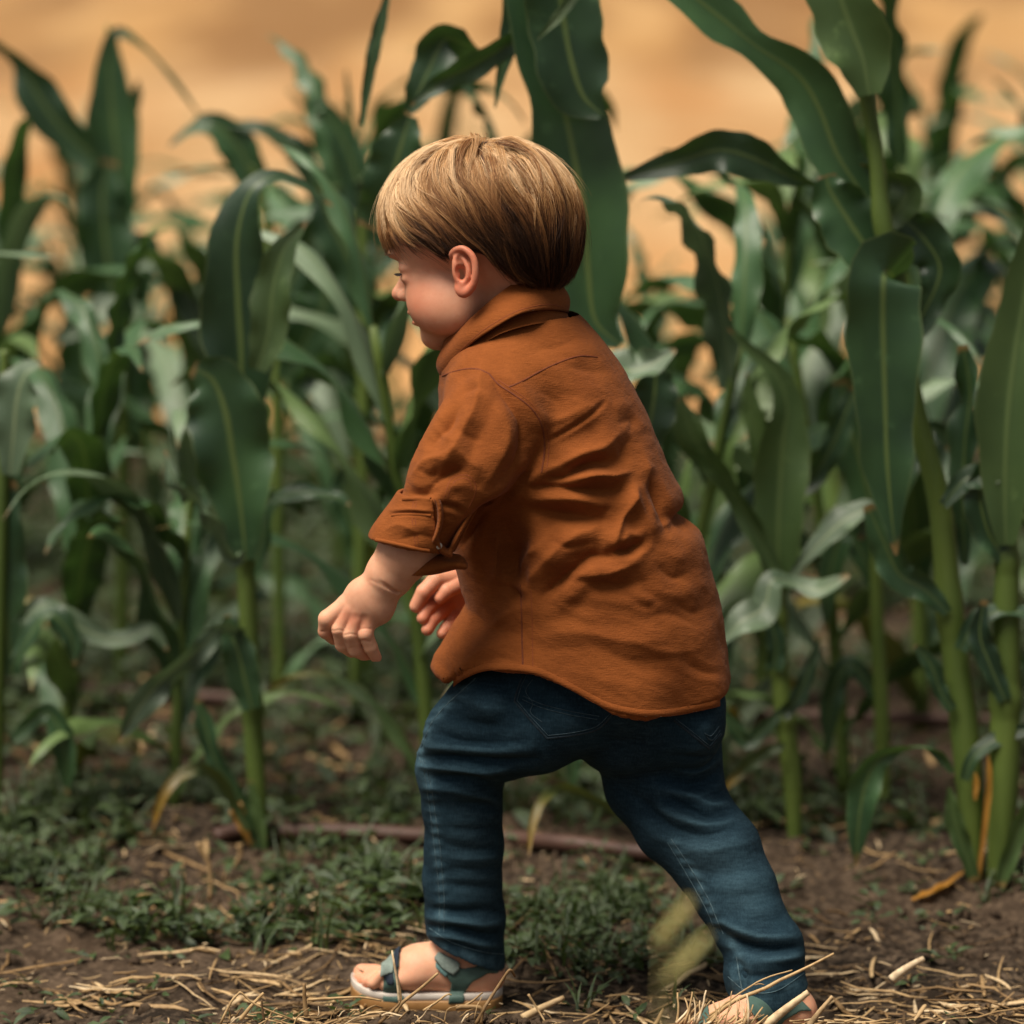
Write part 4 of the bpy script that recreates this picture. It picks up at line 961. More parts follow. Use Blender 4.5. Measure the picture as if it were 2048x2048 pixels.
def sheet(xs, ys):
    X, Y = np.meshgrid(xs, ys, indexing='ij'); x, y = X.ravel(), Y.ravel(); Z = ground_h(x, y)
    n, m = len(xs), len(ys); i = (np.arange(n - 1)[:, None] * m + np.arange(m - 1)).ravel()
    return np.stack([x, y, Z], 1), np.stack([i, i + m, i + m + 1, i + 1], 1)
def axis_(segs):
    a = []
    for s0, s1, st in segs: a += list(np.arange(s0, s1 - st * .5, st))
    return np.array(a + [segs[-1][1]])
xs = axis_([(-260, -20, 20), (-20, -3, 1.0), (-3, -.85, .05), (-.85, .85, .0065), (.85, 3, .05), (3, 20, 1.0), (20, 260, 20)])
ys = axis_([(-6, -.6, .12), (-.6, 1.1, .0065), (1.1, 2.6, .014), (2.6, 6, .06), (6, 30, .8), (30, 420, 10)])
V, F = sheet(xs, ys)
m, t, b, o = new_mat('soil_and_dry_field'); co = objco(t)
sx = N_(t, 'ShaderNodeSeparateXYZ'); t.links.new(co, sx.inputs[0])
soil = ramp(t, noise_(t, 9, 6, co), [(0.25, (0.006, 0.0042, 0.003)), (0.5, (0.016, 0.011, 0.0075)), (0.78, (0.044, 0.030, 0.020))])
soil = mixc(t, ramp(t, noise_(t, 90, 4, co), [(0.45, (0, 0, 0)), (0.75, (1, 1, 1))]), soil, (0.15, 0.105, 0.07))
soil = mixc(t, ramp(t, noise_(t, 2.2, 3, co), [(0.42, (0, 0, 0)), (0.68, (.55, .55, .55))]), soil, (0.10, 0.066, 0.042))
fld = ramp(t, noise_(t, .5, 5, co, stretch=(1, .16, 1)), [(0.28, (0.40, 0.235, 0.105)), (0.5, (0.53, 0.345, 0.180)), (0.72, (0.63, 0.445, 0.265))])
fine = ramp(t, noise_(t, 5, 5, co, stretch=(1, .5, 1)), [(0.3, (.72, .66, .55)), (0.7, (1.05, 1.05, 1.05))])
fld = mixc(t, ramp(t, noise_(t, 1.0, 3, co, stretch=(1, .12, 1)), [(0.44, (0, 0, 0)), (0.66, (.8, .8, .8))]), fld, (0.42, 0.20, 0.07))
fld = mixc(t, 1.0, fld, fine, 'MULTIPLY')
brown = math_(t, 'MULTIPLY', ramp(t, noise_(t, .45, 3, co, stretch=(1, .14, 1)), [(0.42, (0, 0, 0)), (0.56, (1, 1, 1))]), N_(t, 'ShaderNodeMapRange').outputs[0])
mr = [n for n in t.nodes if n.type == 'MAP_RANGE'][-1]; t.links.new(sx.outputs[1], mr.inputs[0]); mr.inputs[1].default_value = 28; mr.inputs[2].default_value = 33
near_ = N_(t, 'ShaderNodeMapRange'); t.links.new(sx.outputs[1], near_.inputs[0]); near_.inputs[1].default_value = 13; near_.inputs[2].default_value = 6
fld = mixc(t, math_(t, 'MULTIPLY', near_.outputs[0], .65), fld, (0.52, 0.27, 0.10))
far_ = N_(t, 'ShaderNodeMapRange'); t.links.new(sx.outputs[1], far_.inputs[0]); far_.inputs[1].default_value = 29; far_.inputs[2].default_value = 37
fld = mixc(t, math_(t, 'MULTIPLY', far_.outputs[0], .55), fld, (0.40, 0.22, 0.075))
fld = mixc(t, math_(t, 'MULTIPLY', brown, .85), fld, (0.20, 0.10, 0.038))
m2 = N_(t, 'ShaderNodeMapRange'); t.links.new(math_(t, 'ADD', sx.outputs[1], math_(t, 'MULTIPLY', noise_(t, 2.0, 3, co), 1.2)), m2.inputs[0]); m2.inputs[1].default_value = 4.7; m2.inputs[2].default_value = 5.8
t.links.new(mixc(t, m2.outputs[0], soil, fld), b.inputs['Base Color']); b.inputs['Roughness'].default_value = 0.95; b.inputs['Specular IOR Level'].default_value = 0.15
bump(t, b, noise_(t, 160, 5, co), 0.7, 0.006)
gr = obj('ground', mk_mesh('ground', V, F, m)); gr['kind'] = 'structure'
def gz(x, y): return float(ground_h(np.array([x]), np.array([y]))[0])
def gzs(p): return ground_h(p[:, 0], p[:, 1])
def Gd(px, py):
    """ground point under a photo position"""
    z = 0.0
    for _ in range(5): q = G(px, py, z); z = .5 * z + .5 * gz(q[0], q[1])
    q[2] = gz(q[0], q[1]); return q

# ------------------------------------------------------------------ crumbs of soil
def blobs(n, pos_f, size_f, mat, name, seed=1, label=None):
    r = np.random.default_rng(seed); ico = []
    phi = (1 + 5 ** .5) / 2
    iv = unit(np.array([(-1, phi, 0), (1, phi, 0), (-1, -phi, 0), (1, -phi, 0), (0, -1, phi), (0, 1, phi), (0, -1, -phi), (0, 1, -phi), (phi, 0, -1), (phi, 0, 1), (-phi, 0, -1), (-phi, 0, 1)], float))
    fi = np.array([(0, 11, 5), (0, 5, 1), (0, 1, 7), (0, 7, 10), (0, 10, 11), (1, 5, 9), (5, 11, 4), (11, 10, 2), (10, 7, 6), (7, 1, 8), (3, 9, 4), (3, 4, 2), (3, 2, 6), (3, 6, 8), (3, 8, 9), (4, 9, 5), (2, 4, 11), (6, 2, 10), (8, 6, 7), (9, 8, 1)])
    # one subdivision
    ed = {}; vv = [tuple(v) for v in iv]; ff = []
    def mid(a, b_):
        k = (min(a, b_), max(a, b_))
        if k not in ed: ed[k] = len(vv); vv.append(tuple(unit((np.array(vv[a]) + vv[b_]) / 2)))
        return ed[k]
    for a, b_, c in fi.tolist():
        x, y, z = mid(a, b_), mid(b_, c), mid(c, a); ff += [(a, x, z), (b_, y, x), (c, z, y), (x, y, z)]
    iv = np.array(vv); fi = np.array(ff)
    pos = pos_f(r, n); n = len(pos); sz = size_f(r, n)
    V = iv[None] * (sz[:, None, None] * r.uniform(.6, 1.2, (n, 1, 3))) * (1 + .22 * r.normal(size=(n, len(iv), 1))) + pos[:, None]
    F = (fi[None] + np.arange(n)[:, None, None] * len(iv)).reshape(-1, 3)
    return obj(name, mk_mesh(name, V.reshape(-1, 3), F, mat, smooth_=False))
M_clod = simple('soil_crumb', (0.095, 0.065, 0.043), (0.030, 0.020, 0.014), 50, 0.95, (300, .6, .002), 0.1)
def cpos(r, n):
    x = r.uniform(-.75, .75, n); y = r.uniform(-.22, 1.6, n) ** 1.0; p = np.stack([x, y, 0 * x], 1); k = (vnoise(p, 4, 44) + r.uniform(-.6, .6, n)) > .0; p = p[k]; p[:, 2] = gzs(p); return p
o_ = blobs(11000, cpos, lambda r, n: .0012 + .0075 * r.random(n) ** 5, M_clod, 'soil_crumbs', 3); o_['kind'] = 'stuff'; o_['label'] = 'loose dark crumbs of soil scattered over the ground'

# ------------------------------------------------------------------ straw and weeds
m, t, b, o = new_mat('dry_straw'); co = objco(t)
c = ramp(t, attr(t, 'rnd'), [(0.0, (0.085, 0.052, 0.028)), (0.35, (0.27, 0.165, 0.075)), (0.8, (0.56, 0.38, 0.19)), (1.0, (0.74, 0.58, 0.38))])
c = mixc(t, 1.0, c, ramp(t, noise_(t, 130, 3, co), [(0.3, (.6, .55, .5)), (0.6, (1, 1, 1))]), 'MULTIPLY')
t.links.new(c, b.inputs['Base Color']); b.inputs['Roughness'].default_value = 0.6; b.inputs['Specular IOR Level'].default_value = 0.25; M_straw = m
def straw(n, xr, yr, dens, lmin, lmax, wmin, wmax, seed, tilt=.10, lift=.004, ang0=None, rmin=0.0):
    r = np.random.default_rng(seed); x = r.uniform(*xr, n); y = r.uniform(*yr, n); p = np.stack([x, y, 0 * x], 1)
    k = r.random(n) < dens(p); p = p[k]; n = len(p)
    a = r.uniform(0, math.pi, n) if ang0 is None else r.normal(ang0, .5, n)
    el = r.normal(0, tilt, n); L_ = lmin + (lmax - lmin) * r.random(n) ** 2; W = r.uniform(wmin, wmax, n)
    d = np.stack([np.cos(a) * np.cos(el), np.sin(a) * np.cos(el), np.sin(el)], 1); side = np.stack([-np.sin(a), np.cos(a), r.normal(0, .5, n)], 1); side = unit(side - d * (side * d).sum(1)[:, None])
    nr = np.cross(d, side); bend = r.normal(0, .10, n); tt = np.linspace(-.5, .5, 6)
    C = p[:, None] + d[:, None] * (L_[:, None] * tt)[..., None] + (side * r.normal(0, .10, (n, 1)) + nr * .5 * bend[:, None])[:, None] * (L_[:, None] * (tt ** 2) * 2)[..., None]
    g = gzs(C.reshape(-1, 3)).reshape(n, 6); C[..., 2] = np.maximum(C[..., 2] + g.max(1)[:, None] * .5 + g * .5 + np.abs(r.normal(0, lift, n))[:, None], g + .0008)
    prof = np.array([(-1, 0), (-.5, .35), (.5, .35), (1, 0), (0, -.35)])
    wv = W[:, None] * np.array([.5, .9, 1, 1, .9, .45]) / 2
    V = C[:, :, None] + side[:, None, None] * (prof[:, 0] * wv[..., None])[..., None] + nr[:, None, None] * (prof[:, 1] * wv[..., None])[..., None]
    b5 = np.arange(5); q = np.arange(n)[:, None, None] * 30 + b5[None, :, None] * 5 + b5[None, None]; q2 = np.arange(n)[:, None, None] * 30 + b5[None, :, None] * 5 + ((b5 + 1) % 5)[None, None]
    F = np.stack([q, q2, q2 + 5, q + 5], -1).reshape(-1, 4)
    return V.reshape(-1, 3), F, np.repeat(np.clip(rmin + (1 - rmin) * r.random(n), 0, 1), 30)
def gather(parts, name, mat):
    Vs, Fs, Rs = [], [], []; n = 0
    for V, F, R in parts: Vs.append(V); Fs.append(F + n); Rs.append(R); n += len(V)
    return obj(name, mk_mesh(name, np.vstack(Vs), np.vstack(Fs), mat, col={'rnd': np.concatenate(Rs)}))
def d_near(p):
    base = .10 + .55 * smooth(.55, .1, p[:, 1] + .20 * p[:, 0]) ; cl = smooth(-.25, .5, fbm(p, 6, 2, 77)); return np.clip(base * (.25 + .9 * cl), 0, 1)
def d_far(p): return .22 + .4 * smooth(-.1, .5, fbm(p, 2.5, 2, 78))
def d_bed(p): return np.exp(-((p[:, 0] - .42) / .16) ** 2 - ((p[:, 1] + .05) / .08) ** 2) + np.exp(-((p[:, 0] + .33) / .16) ** 2 - ((p[:, 1] - .06) / .05) ** 2) * .8 + .6 * np.exp(-((p[:, 0] + .10) / .10) ** 2 - ((p[:, 1] - .20) / .10) ** 2)
so = gather([straw(3400, (-.75, .75), (-.25, .75), d_near, .015, .11, .0018, .0062, 1), straw(11000, (-.75, .75), (-.25, .75), d_near, .005, .026, .0006, .0026, 5),
             straw(1500, (-.7, .75), (-.2, .45), d_bed, .02, .10, .002, .0065, 2, .08, .006, ang0=-.12, rmin=.35), straw(4200, (-1.3, 1.4), (.7, 4.6), d_far, .03, .14, .003, .012, 3)], 'straw_litter', M_straw)
so['kind'] = 'stuff'; so['label'] = 'pale broken straw littering the dark soil'

def leaf_mat(name, top, dark, vein, trans, tw=0.35, rough=0.42, yellow=None, ns=9):
    m, t, b, out = new_mat(name); uvn = N_(t, 'ShaderNodeUVMap', uv_map='UVMap'); s_ = N_(t, 'ShaderNodeSeparateXYZ'); t.links.new(uvn.outputs[0], s_.inputs[0])
    co = objco(t); oi = N_(t, 'ShaderNodeObjectInfo')
    du = math_(t, 'ABSOLUTE', math_(t, 'SUBTRACT', s_.outputs[0], .5))
    mid = N_(t, 'ShaderNodeMapRange', interpolation_type='SMOOTHSTEP'); t.links.new(du, mid.inputs[0]); mid.inputs[1].default_value = .055; mid.inputs[2].default_value = .018
    st = N_(t, 'ShaderNodeTexWave', wave_type='BANDS'); st.inputs['Scale'].default_value = 11.0; st.inputs['Distortion'].default_value = .6; t.links.new(uvn.outputs[0], st.inputs['Vector'])
    st.bands_direction = 'X'
    c = ramp(t, noise_(t, ns, 3, co), [(0.3, dark), (0.7, top)])
    c = mixc(t, math_(t, 'MULTIPLY', st.outputs[1], .22), c, tuple(x * 1.5 for x in top))
    c = mixc(t, math_(t, 'MULTIPLY', oi.outputs['Random'], .6), c, tuple(x * .6 for x in dark))
    if yellow:
        yy = N_(t, 'ShaderNodeMapRange'); t.links.new(math_(t, 'ADD', s_.outputs[1], math_(t, 'MULTIPLY', noise_(t, 14, 3, co), .5)), yy.inputs[0]); yy.inputs[1].default_value = yellow[0]; yy.inputs[2].default_value = yellow[1]
        c = mixc(t, yy.outputs[0], c, yellow[2])
    geo = N_(t, 'ShaderNodeNewGeometry'); c = mixc(t, math_(t, 'MULTIPLY', geo.outputs['Backfacing'], .4), c, tuple(x * 1.9 + .02 for x in top))
    c = mixc(t, math_(t, 'MULTIPLY', mid.outputs[0], .8), c, vein)
    ed_ = N_(t, 'ShaderNodeMapRange'); t.links.new(du, ed_.inputs[0]); ed_.inputs[1].default_value = .468; ed_.inputs[2].default_value = .497
    c = mixc(t, math_(t, 'MULTIPLY', ed_.outputs[0], .55), c, (0.16, 0.20, 0.07))
    c = mixc(t, ramp(t, noise_(t, 34, 5, co, rough=.7), [(0.60, (0, 0, 0)), (0.72, (.45, .45, .45))]), c, tuple(x * 1.6 + .03 for x in top))
    tp = N_(t, 'ShaderNodeMapRange'); t.links.new(math_(t, 'ADD', s_.outputs[1], math_(t, 'MULTIPLY', noise_(t, 60, 4, co), .10)), tp.inputs[0]); tp.inputs[1].default_value = 1.0; tp.inputs[2].default_value = 1.03
    c = mixc(t, math_(t, 'MULTIPLY', tp.outputs[0], .8), c, (0.26, 0.15, 0.05))
    t.links.new(c, b.inputs['Base Color']); b.inputs['Roughness'].default_value = rough; b.inputs['Specular IOR Level'].default_value = 0.8
    tr = N_(t, 'ShaderNodeBsdfTranslucent'); t.links.new(mixc(t, .5, c, trans), tr.inputs[0])
    mx = N_(t, 'ShaderNodeMixShader'); mx.inputs[0].default_value = tw
    t.links.new(b.outputs[0], mx.inputs[1]); t.links.new(tr.outputs[0], mx.inputs[2]); t.links.new(mx.outputs[0], out.inputs[0])
    bump(t, b, math_(t, 'ADD', math_(t, 'MULTIPLY', st.outputs[1], .5), mid.outputs[0]), .35, .0012)
    return m
M_leaf = leaf_mat('maize_leaf', (0.050, 0.118, 0.038), (0.008, 0.029, 0.015), (0.12, 0.17, 0.045), (0.10, 0.20, 0.02), .2, .38)
M_leafl = leaf_mat('maize_leaf_light', (0.105, 0.170, 0.044), (0.045, 0.092, 0.026), (0.11, 0.165, 0.05), (0.12, 0.20, 0.03), .2)
M_leafy = leaf_mat('maize_leaf_yellowing', (0.050, 0.090, 0.02), (0.030, 0.062, 0.016), (0.14, 0.17, 0.035), (0.2, 0.2, 0.02), .2, yellow=(.8, 1.3, (0.40, 0.20, 0.015)))
M_leafp = leaf_mat('maize_leaf_pale_highlight', (0.150, 0.215, 0.120), (0.075, 0.125, 0.070), (0.22, 0.27, 0.14), (0.12, 0.2, 0.05), .2)  # pale underside green that also paints highlights into curled blades
M_leafo = leaf_mat('maize_leaf_dead', (0.50, 0.24, 0.03), (0.34, 0.14, 0.02), (0.6, 0.35, 0.08), (0.5, 0.25, 0.03), .25)
def stalk_mat():
    m, t, b, out = new_mat('maize_stalk'); co = objco(t)
    c = ramp(t, noise_(t, 7, 4, co, stretch=(3, 3, .5)), [(0.3, (0.055, 0.092, 0.018)), (0.7, (0.125, 0.175, 0.034))])
    t.links.new(c, b.inputs['Base Color']); b.inputs['Roughness'].default_value = .5; b.inputs['Specular IOR Level'].default_value = .4
    bump(t, b, noise_(t, 60, 3, co, stretch=(6, 6, .3)), .3, .001); return m
M_stalk = stalk_mat()
M_weed = leaf_mat('weed_leaf', (0.070, 0.112, 0.024), (0.010, 0.028, 0.010), (0.05, 0.09, 0.03), (0.09, 0.14, 0.02), .2, .5, ns=75)

def weeds(n, xr, yr, dens, seed, smin, smax, hmax):
    r = np.random.default_rng(seed); x = r.uniform(*xr, n); y = r.uniform(*yr, n); p = np.stack([x, y, 0 * x], 1); k = r.random(n) < dens(p); p = p[k]; p[:, 2] = gzs(p); n = len(p)
    m = 7; root = np.repeat(p, m, 0); N = len(root); a = r.uniform(0, 2 * math.pi, N); hh = np.repeat(hmax * (.35 + .65 * r.random(n)), m) * r.random(N)
    sz = r.uniform(smin, smax, N); out = unit(np.stack([np.cos(a), np.sin(a), 0 * a], 1))
    base = root + out * (sz * r.uniform(.2, 1.0, N))[:, None] + np.array([0, 0, 1]) * hh[:, None]
    up = r.uniform(-.4, .9, N); d = unit(out + np.array([0, 0, 1]) * up[:, None]); side = unit(np.cross(d, [0, 0, 1.0]) + r.normal(0, .25, (N, 3))); nr = np.cross(side, d)
    tt = np.array([0, .3, .65, 1.0]); wd = np.array([.12, .95, .8, .06]) * .26
    C = base[:, None] + d[:, None] * (sz[:, None] * tt)[..., None] - nr[:, None] * (sz[:, None] * (tt ** 2) * .25)[..., None]
    V = np.stack([C - side[:, None] * (sz[:, None] * wd)[..., None] + nr[:, None] * (sz[:, None] * wd * .35)[..., None], C, C + side[:, None] * (sz[:, None] * wd)[..., None] + nr[:, None] * (sz[:, None] * wd * .35)[..., None]], 2)
    q = np.arange(N)[:, None, None] * 12 + np.arange(3)[None, :, None] * 3 + np.arange(2)[None, None]
    F = np.stack([q, q + 1, q + 4, q + 3], -1).reshape(-1, 4)
    uv = np.tile(np.array([(u, v) for v in tt for u in (0, .5, 1)]), (N, 1)); return V.reshape(-1, 3), F, uv
def blades(n, xr, yr, dens, seed, lmin, lmax):
    r = np.random.default_rng(seed); x = r.uniform(*xr, n); y = r.uniform(*yr, n); p = np.stack([x, y, 0 * x], 1); k = r.random(n) < dens(p); p = p[k]; p[:, 2] = gzs(p); n = len(p)
    m = 6; N = n * m; root = np.repeat(p, m, 0) + r.normal(0, .006, (N, 3)) * [1, 1, 0]; a = r.uniform(0, 2 * math.pi, N); L_ = r.uniform(lmin, lmax, N); le = r.uniform(.2, 1.0, N)
    out = np.stack([np.cos(a), np.sin(a), 0 * a], 1); tt = np.array([0, .3, .6, .85, 1.0]); w_ = np.array([.8, 1, .8, .45, .05]) * .0018
    C = root[:, None] + np.array([0, 0, 1]) * (L_[:, None] * (tt - .45 * le[:, None] * tt ** 2))[..., None] + out[:, None] * (L_[:, None] * le[:, None] * tt ** 1.6 * .8)[..., None]
    side = np.cross(out, [0, 0, 1.0]); V = np.stack([C - side[:, None] * w_[None, :, None], C - out[:, None] * .0004, C + side[:, None] * w_[None, :, None]], 2)
    q = np.arange(N)[:, None, None] * 15 + np.arange(4)[None, :, None] * 3 + np.arange(2)[None, None]
    F = np.stack([q, q + 1, q + 4, q + 3], -1).reshape(-1, 4); uv = np.tile(np.array([(u, v) for v in tt for u in (0, .5, 1)]), (N, 1)); return V.reshape(-1, 3), F, uv
def clear_(p): return 1 - .93 * np.exp(-((p[:, 1] + .2 * p[:, 0] - .585) / .085) ** 2) * smooth(-.30, -.22, p[:, 0])
_a = G(515, 1760); _b = G(1990, 1820)
def w_left(p):
    x, y = p[:, 0], p[:, 1]; d = (1 - np.exp(-((x - _a[0]) / .07) ** 2 - ((y - _a[1]) / .09) ** 2)) * clear_(p) * smooth(-.02, -.22, x) * smooth(.16, .30, y + .1 * x) * smooth(1.0, .7, y); return np.clip(d * (.55 + 1.5 * fbm(p, 8, 2, 91)), 0, 1)
def w_mid(p):
    x, y = p[:, 0], p[:, 1]; d = clear_(p) * np.exp(-((x - .08) / .14) ** 2) * smooth(.06, .14, y) * smooth(.62, .45, y); return np.clip(d * (.30 + 1.5 * fbm(p, 9, 2, 92)), 0, 1)
def w_rear(p):
    x, y = p[:, 0], p[:, 1]; rr = (y + .2 * x - .62) / .8; d = smooth(.08, .3, rr) * smooth(4.3, 4.0, rr) * (.55 + .6 * fbm(p, 4, 2, 93)); return np.clip(d, 0, 1)
def w_sp(p): return .05 + .12 * smooth(0, .5, fbm(p, 6, 2, 94)) + .7 * smooth(.1, .3, p[:, 0]) * smooth(.42, .62, p[:, 1] + .2 * p[:, 0]) * smooth(-.1, .5, fbm(p, 5, 2, 95))
parts = [weeds(2900, (-.8, .1), (.1, 1.05), w_left, 11, .008, .030, .05), weeds(1500, (-.25, .45), (.03, .7), w_mid, 12, .006, .020, .018), weeds(7500, (-1.3, 1.3), (.68, 4.2), w_rear, 13, .012, .040, .06), weeds(2200, (-.75, .75), (-.15, .75), w_sp, 14, .006, .020, .022)]
parts += [blades(600, (-.8, .1), (.1, 1.0), w_left, 15, .03, .09), blades(300, (-.25, .45), (.03, .7), w_mid, 16, .02, .05), blades(120, (-.75, .75), (-.1, .7), w_sp, 17, .02, .06), blades(1500, (-1.2, 1.2), (.7, 3.5), w_rear, 18, .04, .10)]
Vs, Fs, Us = [], [], []; n = 0
for V, F, U in parts: Vs.append(V); Fs.append(F + n); Us.append(U); n += len(V)
o_ = obj('weeds', mk_mesh('weeds', np.vstack(Vs), np.vstack(Fs), M_weed, uv=np.vstack(Us))); o_['kind'] = 'stuff'; o_['label'] = 'low dark green weeds and grass between the maize rows'

# ================================================================== MAIZE
def leaf_geo(C, W, roll=0.0, curl=.28, wav=.0, wf=3.0, nl=26, nw=8, ph=0.0, ref=None, rolls=None):
    """a maize blade: centre line C, widths W, V fold curl, wavy margins"""
    A_ = resample(np.column_stack([C, W] + ([rolls] if rolls is not None else [])), nl); C, W = A_[:, :3], np.maximum(A_[:, 3], .0008)
    vv_ = np.linspace(0, 1, nl); W = W * (1 + .05 * np.sin(vv_ * 23 + ph * 3) + .03 * np.sin(vv_ * 51 + ph))
    T = unit(np.gradient(C, axis=0)); r0 = np.array([0, -1.0, 0]) if ref is None else np.asarray(ref, float)
    N = unit(r0 - T * (T @ r0)[:, None]); B = np.cross(T, N)
    a = (np.full(nl, roll) if rolls is None else A_[:, 4]) + 13 * np.sin(vv_ * 5.5 + ph * 2) * np.sin(math.pi * vv_)
    a = np.radians(a); B2 = B * np.cos(a)[:, None] + N * np.sin(a)[:, None]; N2 = -B * np.sin(a)[:, None] + N * np.cos(a)[:, None]
    u = np.linspace(-1, 1, nw + 1); v = np.linspace(0, 1, nl)
    wv = (wav * np.sin(2 * math.pi * wf * v + ph) + wav * .16 * np.sin(2 * math.pi * wf * 2.3 * v + ph * 2))[:, None] * np.clip(u, 0, 1)[None] ** 2.5 + (wav * np.sin(2 * math.pi * wf * v * 1.13 + ph + 2) + wav * .16 * np.sin(2 * math.pi * wf * 1.9 * v + ph))[:, None] * np.clip(-u, 0, 1)[None] ** 2.5
    off_ = (np.abs(u)[None] ** 1.3 * curl * W[:, None] / 2) + wv * W[:, None]
    wid = np.cos(np.clip(curl, 0, 1) * .6) 
    V = C[:, None] + B2[:, None] * (u[None] * W[:, None] / 2 * wid)[..., None] + N2[:, None] * off_[..., None]
    i = (np.arange(nl - 1)[:, None] * (nw + 1) + np.arange(nw)).ravel(); F = np.stack([i, i + 1, i + nw + 2, i + nw + 1], 1)
    uv = np.stack([np.broadcast_to((u[None] + 1) / 2, (nl, nw + 1)).ravel(), np.broadcast_to(v[:, None], (nl, nw + 1)).ravel()], 1)
    return V.reshape(-1, 3), F, uv
def Wl(W, k): return k * max(55, W[-1] * .95)
def leaf_px(plant, Y, pts, W, mat=None, roll=0.0, curl=.25, wav=.06, wf=3.0, dY=None, rolls=None, name='leaf', label=None):
    mat = mat or M_leaf; pts = list(pts); W = list(W); dY = list(dY) if dY is not None else [0] * len(pts)
    (xa, ya), (xb, yb) = pts[-2], pts[-1]
    if W[-1] > 16 and (yb < 0 or xb > 2040 or xb < 8):               # blades that leave the picture still end in a tip
        l_ = math.hypot(xb - xa, yb - ya); ux, uy = (xb - xa) / l_, (yb - ya) / l_
        for k_, f_, g_ in ((1.0, .72, .25), (2.0, .38, .8), (2.9, .03, 1.6)):
            pts.append((xb + ux * Wl(W, k_), yb + uy * Wl(W, k_) + 34 * g_)); dY.append(dY[-1] + .012)
        w0 = W[-1]; W += [w0 * .72, w0 * .38, 3]
        if rolls is not None: rolls = list(rolls) + [rolls[-1]] * 3
    n = len(pts)
    C = [P(p[0], p[1], Y + d) for p, d in zip(pts, dY)]; sc = (Y + 3.54) / FPX
    V, F, uv = leaf_geo(C, np.array(W) * sc, roll, curl, min(.2, wav * 1.1 + .02), wf * .9, ph=rng.uniform(0, 6), rolls=rolls, nl=44)
    o_ = obj(name, mk_mesh('leaf', V, F, mat, uv=uv), plant)
    if label: o_['label'] = label
    return o_
def stalk_px(plant, Y, pts, R, nodes=()):
    C = resample([list(P(p[0], p[1], Y + (p[2] if len(p) > 2 else 0))) + [r * (Y + 3.54) / FPX] for p, r in zip(pts, R)], 60)
    rad = C[:, 3].copy(); z = C[:, 2]
    for nz_ in nodes:
        k = np.argmin(np.abs(z - P(1024, nz_, Y)[2])); rad[max(0, k - 1):k + 2] *= 1.14
    V, F = tube(C[:, :3], rad, 14)
    return obj('stalk', mk_mesh('stalk', V, F, M_stalk), plant)

def rand_leaf(r, L_, W, a0, a1, az, drop, wav):
    """a blade in plant space starting at the origin: leaves the stalk at angle a0 from upright and droops to a1"""
    n = 12; t = np.linspace(0, 1, n); th = np.radians(a0 + (a1 - a0) * t ** drop); azs = az + r.normal(0, .12) * t * 2
    d = np.stack([np.sin(th) * np.cos(azs), np.sin(th) * np.sin(azs), np.cos(th)], 1)
    C = np.vstack([[0, 0, 0], np.cumsum((d[1:] + d[:-1]) / 2 * L_ / (n - 1), axis=0)])
    w_ = W * np.clip(t / .22 * .55 + .45, 0, 1) * (1 - t ** 2.6) ** .8
    side = np.array([-math.sin(az), math.cos(az), 0])
    T = unit(np.gradient(C, axis=0)); Nn = np.cross(side, T)       # upper face
    tw = r.normal(0, 28); A_ = resample(np.column_stack([C, w_, Nn, t * tw]), 26); C, w_, Nn, tw = A_[:, :3], np.maximum(A_[:, 3], .001), unit(A_[:, 4:7]), np.radians(A_[:, 7])
    T = unit(np.gradient(C, axis=0)); B = np.cross(T, Nn); B2 = B * np.cos(tw)[:, None] + Nn * np.sin(tw)[:, None]; N2 = Nn * np.cos(tw)[:, None] - B * np.sin(tw)[:, None]
    u = np.linspace(-1, 1, 7); v = np.linspace(0, 1, 26); ph = r.uniform(0, 6); wf = r.uniform(2.5, 5)
    wv = wav * np.sin(2 * math.pi * wf * v + ph)[:, None] * np.clip(u, 0, 1)[None] ** 2 + wav * np.sin(2 * math.pi * wf * 1.1 * v + ph + 2)[:, None] * np.clip(-u, 0, 1)[None] ** 2
    off_ = np.abs(u)[None] ** 1.3 * .20 * w_[:, None] + wv * w_[:, None]
    V = C[:, None] + B2[:, None] * (u[None] * w_[:, None] / 2)[..., None] + N2[:, None] * off_[..., None]
    i = (np.arange(25)[:, None] * 7 + np.arange(6)).ravel(); F = np.stack([i, i + 1, i + 8, i + 7], 1)
    uv = np.stack([np.broadcast_to((u[None] + 1) / 2, (26, 7)).ravel(), np.broadcast_to(v[:, None], (26, 7)).ravel()], 1)
    return V.reshape(-1, 3), F, uv
protos = []
